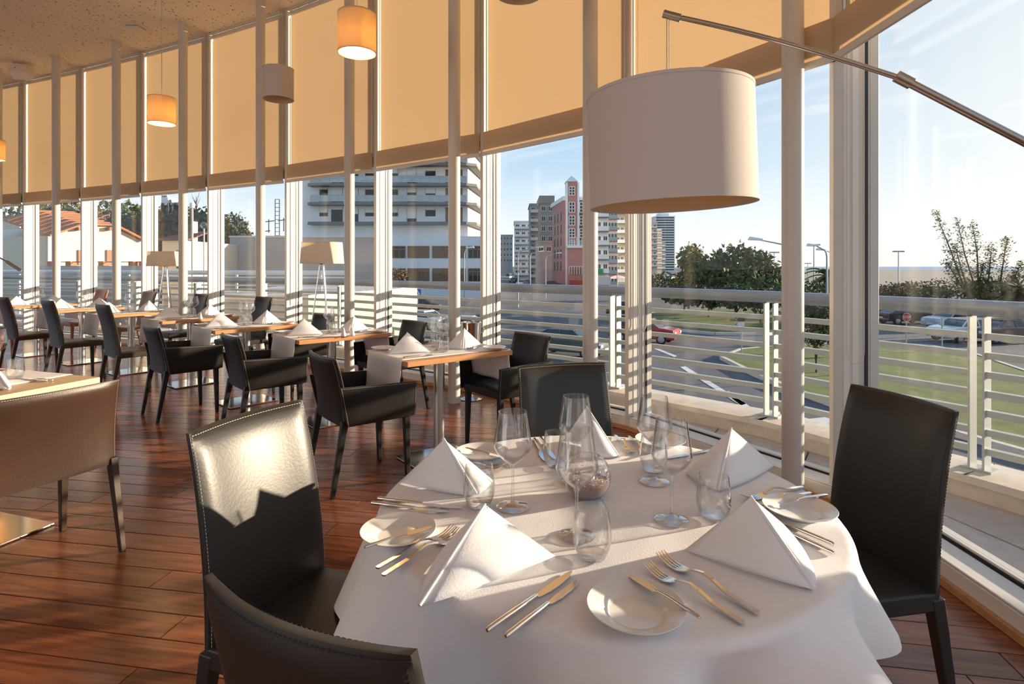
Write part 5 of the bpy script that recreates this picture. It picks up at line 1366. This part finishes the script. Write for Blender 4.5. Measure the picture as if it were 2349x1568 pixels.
# near shrubs between column and fin
d = 24.0
for k, (px, lab) in enumerate(((1872, 'tall dark shrub beside the rightmost column, left one'), (1925, 'tall dark shrub beside the rightmost column, right one'))):
    base = gp(px, 862 if k == 0 else 868); dd_ = base.y
    tree('garden_shrub', lab, 'shrub', base, [B_(base, px - 8, 760, dd_, .62, .75), B_(base, px + 12, 735, dd_, .6, .7), B_(base, px, 710, dd_, .55, .6)], 1900, .085, 'leaf_dark' if k == 0 else 'leaf', .9, .05, 40 + k, 6, 'shrubs on the near lawn')
# feathery tree at the right
rr = random.Random(11)
base = gp(2255, 735); dd_ = base.y
ft = thing('feathery_tree', 'wind-blown feathery tree with sparse upright branches at the right', 'tree', tuple(base))
yb, yl = MB(), MB()
for (tx, ty, bx, by, sp) in ((2145, 485, 2215, 670, .9), (2190, 560, 2225, 680, 1.0), (2195, 500, 2240, 670, .8), (2230, 510, 2245, 660, 1.0), (2275, 560, 2262, 680, 1.1), (2310, 545, 2290, 680, .8), (2345, 600, 2300, 690, .9), (2170, 600, 2225, 690, 1.0), (2255, 600, 2250, 690, 1.2), (2385, 590, 2310, 690, .9), (2330, 630, 2290, 690, 1.1)):
    p1 = atd(bx, by, dd_) - base; p2 = atd(tx, ty, dd_ + rr.uniform(-1.2, 1.2)) - base
    pm = p1.lerp(p2, .5) + Vector((rr.uniform(-.2, .2), 0, .15))
    yb.tube([(0, 0, 0), p1, pm, p2], [.14, .09, .05, .012], 6)
    for _ in range(620):
        u = rr.random() ** .75; q = p1.lerp(pm, u * 2) if u < .5 else pm.lerp(p2, u * 2 - 1)
        rad = .42 * sp * (1 - .55 * u); c = q + Vector((rr.gauss(0, rad), rr.gauss(0, rad), rr.gauss(0, rad * .8)))
        a = Vector((rr.gauss(0, .6), rr.gauss(0, .6), rr.uniform(.2, 1.4))).normalized(); b_ = a.orthogonal().normalized(); s = rr.uniform(.12, .30)
        yl.add([c - b_ * .05, c + a * s, c + b_ * .05, c - a * s * .3], ((0, 1, 2), (0, 2, 3)))
crown(yl, [tuple(atd(2260, 665, dd_) - base) + (2.0, 1.4, 1.1)], 1500, .15, rr)
yl.build('foliage', M['leaf'], ft, kind='stuff'); yb.build('trunk', M['bark'], ft, smooth=70)
# bare thicket before the beach
TB = ((2040, 60, 2.2, 'leaf_brown', 650), (2085, 54, 2.0, 'leaf_brown', 646), (2125, 50, 1.9, 'leaf', 652), (1862, 45, 1.6, 'leaf', 642), (2335, 48, 2.4, 'leaf_brown', 640), (2015, 70, 2.4, 'leaf_dark', 655), (2170, 62, 3.0, 'leaf_brown', 640), (2300, 66, 3.0, 'leaf', 648), (1915, 70, 2.2, 'leaf_light', 655))
TL_ = ['brown bare bush right of the window fin, before the beach', 'brown bush second right of the fin, before the beach', 'greenish bush left of the feathery tree', 'round green bush left of the palm', 'brown bush at the right photo edge', 'dark low bush just right of the window fin', 'wide brown thicket behind the feathery tree, left of its stem', 'wide green thicket behind the feathery tree, right of its stem', 'yellowish bush behind the palm trunk']
for k, (px, d, wd, lm, yt_) in enumerate(TB):
    base = Vector((X5(px, d), d, GRD)); zc = Z5(yt_, d) - GRD
    tree('thicket_bush', TL_[k], 'bush', base, [(0, 0, zc - .9, wd, wd, 1.0), (wd * .6, 0, zc - .9, wd * .7, wd * .6, .9), (-wd * .6, 0, zc - 1.2, wd * .7, wd * .6, .9), (0, 0, zc - 2.0, wd * 1.1, wd, .9)], 1500, .16, lm, max(.6, zc - 2), .08, 60 + k, 5, 'bushes before the beach')
# palm
def palm(px, ptop, d, label, seed):
    base = Vector((X5(px, d), d, GRD)); t = thing('palm_tree', label, 'tree', tuple(base)); rr = random.Random(seed); h = Z5(ptop, d) - GRD
    y = MB(); y.tube([(0, 0, 0), (.05, 0, h * .5), (0, 0, h)], [.32, .26, .30], 10); y.build('trunk', M['bark'], t, smooth=70)
    for k in range(26):
        a = 2 * math.pi * k / 26 + rr.uniform(-.1, .1); el = rr.uniform(-.4, 1.2); L_ = rr.uniform(1.6, 2.1); y = MB(); pr = None
        for j in range(8):
            s = j / 7; rad = L_ * s * math.cos(el * (1 - .5 * s)); z = h + L_ * s * math.sin(el) - 1.1 * s * s * L_ * .55; w = .20 * math.sin(math.pi * min(1, s * .9 + .12)) + .01
            c = Vector((math.cos(a) * rad, math.sin(a) * rad, z)); sd_ = Vector((-math.sin(a), math.cos(a), 0)) * w
            cur = (c - sd_ + Vector((0, 0, -.06)), c + Vector((0, 0, .03)), c + sd_ + Vector((0, 0, -.06)))
            if pr: y.add(list(pr) + list(cur), ((0, 1, 4, 3), (1, 2, 5, 4)))
            pr = cur
        y.build('frond', M['leaf'], t)
palm(1898, 632, 46, 'palm with drooping fronds between column and window fin', 3)
palm(2340, 668, 40, 'low palm at the right photo edge', 5)
# hill and trees at the left
hb = Vector((X5(240, 150), 150, GRD))
y = MB()
def hill(u, v):
    x_ = X5(-250 + 840 * u, 150); yy = 110 + 120 * v
    e = math.sin(math.pi * min(1, max(0, u))) ** .6
    z = GRD + (16 + 2.5 * math.sin(u * 9) + 1.5 * math.sin(u * 23)) * e * math.sin(math.pi * min(1, v * .95 + .02)) ** .7
    return (x_ - hb.x, yy - hb.y, z - hb.z)
y.grid(hill, 40, 20); o = y.build('hill', M['leaf_brown'], None, smooth=180); o.location = hb; tag(o, kind='structure')
rr = random.Random(8)
names = ['leftmost', 'second', 'third', 'fourth', 'fifth', 'sixth', 'seventh', 'eighth', 'ninth', 'tenth']
for k, (px, py, d, rx) in enumerate(((70, 500, 100, 4), (115, 492, 105, 4.5), (165, 488, 110, 4.5), (210, 505, 95, 3.5), (272, 494, 105, 4.5), (312, 498, 100, 4.5), (345, 512, 92, 3.6), (392, 522, 85, 3.8), (432, 512, 88, 4), (470, 515, 90, 3.5))):
    base = Vector((X5(px, d), d, GRD)); c = atd(px, py, d) - base
    tree('hill_tree', 'dark rounded tree on the hill at the left, %s from the left' % names[k], 'tree', base, [(c.x, 0, c.z, rx, rx, rx * .62), (c.x + rx * .5, 0, c.z - rx * .5, rx * .9, rx, rx * .6), (c.x - rx * .6, 0, c.z - rx * .5, rx * .9, rx, rx * .6)], 1100, .55, ['leaf_dark', 'leaf', 'leaf_dark', 'leaf_brown'][k % 4], max(2, c.z - rx), .35, 80 + k, 3, 'trees on the hill')
base = Vector((X5(528, 70), 70, GRD)); c = atd(532, 520, 70) - base
tree('round_tree', 'dark round tree between the fourth and fifth column', 'tree', base, [(c.x, 0, c.z, 1.9, 2, 1.7), (c.x - 1, 0, c.z - 1, 1.6, 2, 1.5), (c.x + .9, 0, c.z - 1.1, 1.4, 2, 1.4)], 2400, .24, 'leaf_dark', c.z - 1, .2, 5, 3)
base = Vector((X5(450, 75), 75, GRD)); t = thing('poplar_tree', 'bare thin poplar against the sky above the far floor lamp', 'tree', tuple(base)); y = MB(); c = atd(450, 452, 75) - base
y.tube([(0, 0, 0), (0, 0, c.z)], [.18, .03], 6)
for k in range(40):
    z = c.z * (.5 + .45 * rr.random()); a = rr.uniform(0, 6.28); y.tube([(0, 0, z), (math.cos(a) * .55, math.sin(a) * .55, z + rr.uniform(.8, 1.8))], [.035, .008], 4)
y.build('trunk', M['bark'], t)
base = Vector((X5(912, 70), 70, GRD)); c = atd(915, 636, 70) - base
tree('street_tree', 'brown leafed street tree before the white block podium', 'tree', base, [(c.x, 0, c.z, 1.4, 1.3, 1.1), (c.x + 1, 0, c.z - .6, 1.0, 1, .9)], 900, .17, 'leaf_brown', c.z - .8, .10, 15, 3)

# ------------------------------------------------------------------ street furniture
def street_lamp(label, px, ytop, d, arm, double=False, flood=False, r=.09):
    base = Vector((X5(px, d), d, GRD)); t = thing('street_lamp' if not flood else 'floodlight_mast', label, 'street lamp', tuple(base), group='street lamps outside'); h = Z5(ytop, d) - GRD
    if flood:
        y = MB(); y.tube([(0, 0, 0), (0, 0, h)], [r, r * .7], 8); y.build('pole', M['lamp_grey'], t, smooth=60)
        y = MB(); y.box(-r * 8, -.2, h, r * 8, .2, h + r * 2); y.build('lamp_head', M['lamp_grey'], t); return t
    for s in ((1, -1) if double else (1,)):
        a = arm * s; y = MB(); y.tube([(0, 0, 0), (0, 0, h - .55), (a * .08, 0, h - .2), (a * .25, 0, h - .05), (a, 0, h + .25)], [r, r * .75, r * .7, r * .65, r * .5], 8); y.build('pole' if s == 1 else 'arm', M['lamp_grey'], t, smooth=60)
        y = MB(); k = 1 if a > 0 else -1
        y.hexa([(a - .1 * k, -.12, h + .22), (a + .75 * k, -.16, h + .26), (a + .75 * k, .16, h + .26), (a - .1 * k, .12, h + .22), (a - .1 * k, -.1, h + .34), (a + .65 * k, -.1, h + .46), (a + .65 * k, .1, h + .46), (a - .1 * k, .1, h + .34)]); y.build('lamp_head', M['sign_white'], t, bevel=.03, fix=True)
    return t
street_lamp('tall street lamp with curved arm in the side street, before the parked cars', 1188, 573, 66, 2.2)
street_lamp('street lamp with curved arm left of the pink building', 1252, 585, 84, 1.6, r=.07)
street_lamp('second street lamp with arm pointing right before the taupe block', 1217, 580, 98, 1.6, r=.07)
street_lamp('street lamp whose arm reaches left from behind the rightmost column', 1822, 560, 34, -2.0, r=.07)
street_lamp('street lamp with arm to the left, beside the palm', 1897, 572, 42, -.75)
street_lamp('double-armed street lamp partly behind the window fin', 1921, 580, 52, -1.2, True, r=.07)
street_lamp('slim street lamp before the ochre block', 1416, 585, 70, .9, r=.06)
street_lamp('slender brown street lamp before the white block podium', 1065, 575, 55, .25, r=.06)
street_lamp('floodlight mast standing on the beach left of the palm lamp', 1867, 563, 120, 0, flood=True, r=.16)
street_lamp('distant floodlight mast just right of the rightmost column', 1853, 605, 260, 0, flood=True, r=.2)
street_lamp('floodlight mast right of the window fin on the beach', 2061, 578, 130, 0, flood=True, r=.16)
street_lamp('floodlight mast above the broad pine', 1776, 580, 130, 0, flood=True, r=.14)
for k, (px, d, yt) in enumerate(((468, 34, 524), (441, 33, 478))):
    base = Vector((X5(px, d), d, GRD)); h = Z5(yt, d) - GRD; t = thing('globe_lamp', ['lamp post with clear globe right of the fourth column', 'taller lamp post with small lantern beside the fourth column'][k], 'street lamp', tuple(base))
    y = MB(); y.tube([(0, 0, 0), (0, 0, h)], .06 if k else .045, 8); y.build('pole', M['lamp_grey'], t, smooth=60)
    y = MB()
    if k == 0: y.ball((0, 0, h + .18), .20, 20, 12)
    else: y.lathe([(.02, 0), (.14, .03), (.14, .28), (.05, .34)], 12, (0, 0, h))
    y.build('globe', M['wineglass_thick'] if k == 0 else M['sign_white'], t, smooth=70)

# signs
def text(name, s, size, m, parent, loc, rot=(R(90), 0, 0)):
    c = bpy.data.curves.new(name, 'FONT'); c.body = s; c.size = size; c.align_x = 'CENTER'; c.align_y = 'CENTER'; c.extrude = .004
    tmp = bpy.data.objects.new(name, c); COL.objects.link(tmp); bpy.context.view_layer.update()
    me = bpy.data.meshes.new_from_object(tmp.evaluated_get(bpy.context.evaluated_depsgraph_get())); bpy.data.objects.remove(tmp); bpy.data.curves.remove(c)
    me.materials.clear(); me.materials.append(m)
    o = bpy.data.objects.new(name, me); COL.objects.link(o); o.parent = parent; o.location = loc; o.rotation_euler = rot; return o
b0 = gp(2079, 800); t = thing('stop_sign', 'red octagonal STOP sign on a thin post beyond the near lawn', 'road sign', tuple(b0)); h = Z5(727, b0.y) - GRD
y = MB(); y.tube([(0, 0, 0), (0, 0, h + .2)], .03, 8); y.build('pole', M['lamp_grey'], t)
rs = .24; oc = [(rs * math.cos(R(22.5 + 45 * k)), rs * math.sin(R(22.5 + 45 * k))) for k in range(8)]
def disc(mb, pts, y0, y1, zc):
    n = len(pts); vs = [(p[0], y0, zc + p[1]) for p in pts] + [(p[0], y1, zc + p[1]) for p in pts]
    mb.add(vs, [tuple(range(n)), tuple(reversed(range(n, 2 * n)))] + [(i, n + i, n + (i + 1) % n, (i + 1) % n) for i in range(n)]); return mb
y = MB(); disc(y, [(p[0] * 1.09, p[1] * 1.09) for p in oc], -.035, -.03, h); y.build('border', M['sign_white'], t)
y = MB(); disc(y, oc, -.045, -.035, h); fc = y.build('sign_face', M['sign_red'], t); text('lettering', 'STOP', .19, M['sign_white'], fc, (0, -.05, h))
b0 = gp(2161, 810); t = thing('round_sign', 'round road sign seen edge-on near the parked cars', 'road sign', tuple(b0)); h = Z5(738, b0.y) - GRD
y = MB(); y.tube([(0, 0, 0), (0, 0, h + .25)], .03, 8); y.build('pole', M['lamp_grey'], t)
y = MB(); y.lathe([(.0003, -.012), (.26, -.012), (.26, .012), (.0003, .012)], 28); f_ = y.build('sign_face', M['sign_white'], t, smooth=40); f_.location = (0, 0, h); f_.rotation_euler = (R(90), 0, R(72))
b0 = gp(958, 742); t = thing('crossing_sign', 'square blue pedestrian crossing sign with white triangle', 'road sign', tuple(b0)); h = Z5(671, b0.y) - GRD
y = MB(); y.tube([(0, 0, 0), (0, 0, h + .3)], .03, 8); y.build('pole', M['lamp_grey'], t)
y = MB(); y.box(-.30, -.05, h - .30, .30, -.03, h + .30); fc = y.build('sign_face', M['sign_blue'], t, bevel=.01)
y = MB(); disc(y, [(-.23, -.19), (.23, -.19), (0, .22)], -.06, -.05, h); tr_ = y.build('triangle', M['sign_white'], t)
y = MB(); y.ball((.0, -.064, h + .045), .032, 8, 6); y.obox((0, -.063, h - .04), (.028, 0, 0), (0, .003, 0), (.006, 0, .05)); y.obox((-.035, -.063, h - .125), (.014, 0, .0), (0, .003, 0), (.028, 0, .045)); y.obox((.035, -.063, h - .125), (.014, 0, 0), (0, .003, 0), (-.026, 0, .045)); y.build('walking_figure', M['black_metal'], t)
b0 = gp(1701, 818); t = thing('direction_sign', 'white and brown direction arrows stacked on one post by the lawn', 'road sign', tuple(b0)); dS = b0.y; sc2 = dS / FPX
y = MB(); y.tube([(0, 0, 0), (0, 0, Z5(708, dS) - GRD)], .035, 8); y.build('pole', M['lamp_grey'], t)
for k, (yc, m) in enumerate(((721, 'sign_white'), (732, 'sign_brown'), (743, 'sign_white'))):
    z = Z5(yc, dS) - GRD; w0, w1, hh_ = -16 * sc2, 6 * sc2, 4.6 * sc2
    y = MB(); disc(y, [(w0, 0), (w0 + hh_, -hh_), (w1, -hh_), (w1, hh_), (w0 + hh_, hh_)], -.06, -.04, z); a_ = y.build('arrow_board', M[m], t)
    y = MB(); disc(y, [(w0 + .02, 0), (w0 + hh_ + .02, -hh_ + .02), (w0 + hh_ + .05, -hh_ + .02), (w0 + .06, 0), (w0 + hh_ + .05, hh_ - .02), (w0 + hh_ + .02, hh_ - .02)], -.07, -.06, z); y.build('chevron', M['sign_white'] if m != 'sign_white' else M['black_metal'], a_)

# ------------------------------------------------------------------ cars
def car(label, px, py, m, ang, d=None, van=False, L_=4.2):
    b0 = gp(px, py) if d is None else Vector((X5(px, d), d, GRD))
    t = thing('car', label, 'car', tuple(b0), R(ang), group='cars outside')
    W2, Hh = .86, 1.45 if not van else 1.9
    prof = [(-2.1, .32), (-2.12, .62), (-2.02, .90), (-1.45, 1.0), (-.2 if not van else -1.3, 1.02), (1.2, 1.02), (1.95, .98), (2.1, .80), (2.1, .32)]
    y = MB(); n = len(prof); k = L_ / 4.2
    def ring(w): return [(p[0] * k, w, p[1]) for p in prof]
    sides = [ring(-W2 * .96), ring(-W2), ring(W2), ring(W2 * .96)]
    y.add(ring(-W2) + ring(W2), [tuple(range(n)), tuple(reversed(range(n, 2 * n)))] + [(i, n + i, n + (i + 1) % n, (i + 1) % n) for i in range(n)])
    y.build('body', M[m], t, fix=True, bevel=.07, seg=3)
    cab = [(-1.15, .98), (-.55, Hh - .05), (.0, Hh), (.95, Hh - .03), (1.75, .98)] if not van else [(-1.75, .98), (-1.15, Hh - .05), (0, Hh), (1.9, Hh - .03), (2.0, .98)]
    n = len(cab); y = MB(); w0, w1 = W2 * .97, W2 * .76
    vs = [(p[0] * k, -(w0 if p[1] < 1 else w1), p[1]) for p in cab] + [(p[0] * k, (w0 if p[1] < 1 else w1), p[1]) for p in cab]
    y.add(vs, [tuple(range(n)), tuple(reversed(range(n, 2 * n)))] + [(i, n + i, n + (i + 1) % n, (i + 1) % n) for i in range(n)]); y.build('cabin_glass', M['car_glass'], t, fix=True, bevel=.03)
    y = MB(); q = cab[1], cab[-2]
    y.box(cab[1][0] * k, -w1 - .01, Hh - .06, cab[-2][0] * k, w1 + .01, Hh + .02); y.build('roof', M[m], t, bevel=.03)
    y = MB()
    for s in (-1, 1):
        for (x0, x1) in ((cab[0], cab[1]), (cab[-1], cab[-2])):
            y.tube([(x0[0] * k, s * (w0 - .01), x0[1]), (x1[0] * k, s * (w1 + .005), x1[1])], .035, 5)
        y.tube([(.2 * k, s * (w0 - .005), .98), (.2 * k, s * (w1 + .01), Hh)], .035, 5)
    y.build('pillars', M[m], t)
    for sx in (-1.3, 1.28):
        for s in (-1, 1):
            y = MB(); y.lathe([(.0003, -.1), (.31, -.1), (.33, -.06), (.33, .06), (.31, .1), (.0003, .1)], 20); w = y.build('wheel', M['tyre'], t, smooth=40); w.location = (sx * k, s * (W2 - .08), .33); w.rotation_euler = (R(90), 0, 0)
            y = MB(); y.lathe([(.0003, -.115), (.18, -.11), (.2, -.10), (.2, .10), (.18, .11), (.0003, .115)], 16); y.build('hubcap', M['lamp_grey'], w, smooth=40)
    y = MB()
    for s in (-1, 1): y.obox((-2.1 * k, s * .62, .72), (.03, 0, 0), (0, .16, 0), (0, 0, .08))
    y.build('headlight', M['sign_white'], t, bevel=.02)
    y = MB()
    for s in (-1, 1): y.obox((2.08 * k, s * .66, .80), (.03, 0, 0), (0, .13, 0), (0, 0, .10))
    y.build('tail_light', M['sign_red'], t, bevel=.02)
    y = MB(); y.obox((-2.13 * k, 0, .5), (.01, 0, 0), (0, .26, 0), (0, 0, .06)); y.obox((2.12 * k, 0, .6), (.01, 0, 0), (0, .26, 0), (0, 0, .06)); y.build('number_plate', M['sign_white'], t)
car('red car on the road behind the second-right window fin', 1478, 784, 'car_red', 150, 36)
car('dark teal car parked below the railing, right of the black armchair', 1305, 820, 'car_teal', 150, 30.5)
car('black car beyond the STOP sign', 2075, 745, 'car_black', 185, 47)
car('silver blue car behind the round sign', 2190, 760, 'car_silver', 8, 43)
car('white car in front of the silver one, at the right', 2212, 781, 'car_white', 12, 36.5)
car('brown grey car at the right, farthest right of the parked cars', 2296, 783, 'car_brown', 8, 36)
car('maroon pickup-like car under the white block', 962, 716, 'car_maroon', 185, 58)
car('white car beside the left of the seventh column', 972, 748, 'car_white', 150, 43)
car('white car right of the seventh column, partly behind the wine bucket', 1066, 766, 'car_white', 165, 38)
car('white car parked in the side street below the street lamp', 1198, 654, 'car_white', 70, 135)
car('white van farther up the side street', 1167, 632, 'car_white', 75, 210, True)
car('dark car behind the street lamp in the side street', 1180, 648, 'car_black', 70, 160)
car('maroon car at the foot of the pink building', 1268, 655, 'car_maroon', 175, 126)
car('black car on the road left of the second-right window fin', 1440, 722, 'car_black', 175, 54)
rr = random.Random(21)
prom = ['white', 'black', 'silver', 'red']
for k in range(10):
    px = 1508 + k * 8; dd_ = 165 + 14 * ((k * 3) % 10)
    car('small distant car in the promenade car park, number %d from the left of that row' % (k + 1) if False else '%s car in the distant promenade car park, %s from the left' % (['white', 'black', 'silver', 'red'][k % 4], names[k]), px, 0, 'car_' + prom[k % 4], rr.uniform(0, 180), dd_)
# cafe parasol
b0 = Vector((X5(1417, 125), 125, GRD)); t = thing('cafe_parasol', 'pink cafe parasol at the foot of the ochre block', 'parasol', tuple(b0))
y = MB(); y.tube([(0, 0, 0), (0, 0, 2.6)], .05, 6); y.build('pole', M['lamp_grey'], t)
y = MB(); y.lathe([(2.2, 2.0), (1.1, 2.5), (.0003, 2.75)], 16); y.build('canopy', M['parasol'], t)
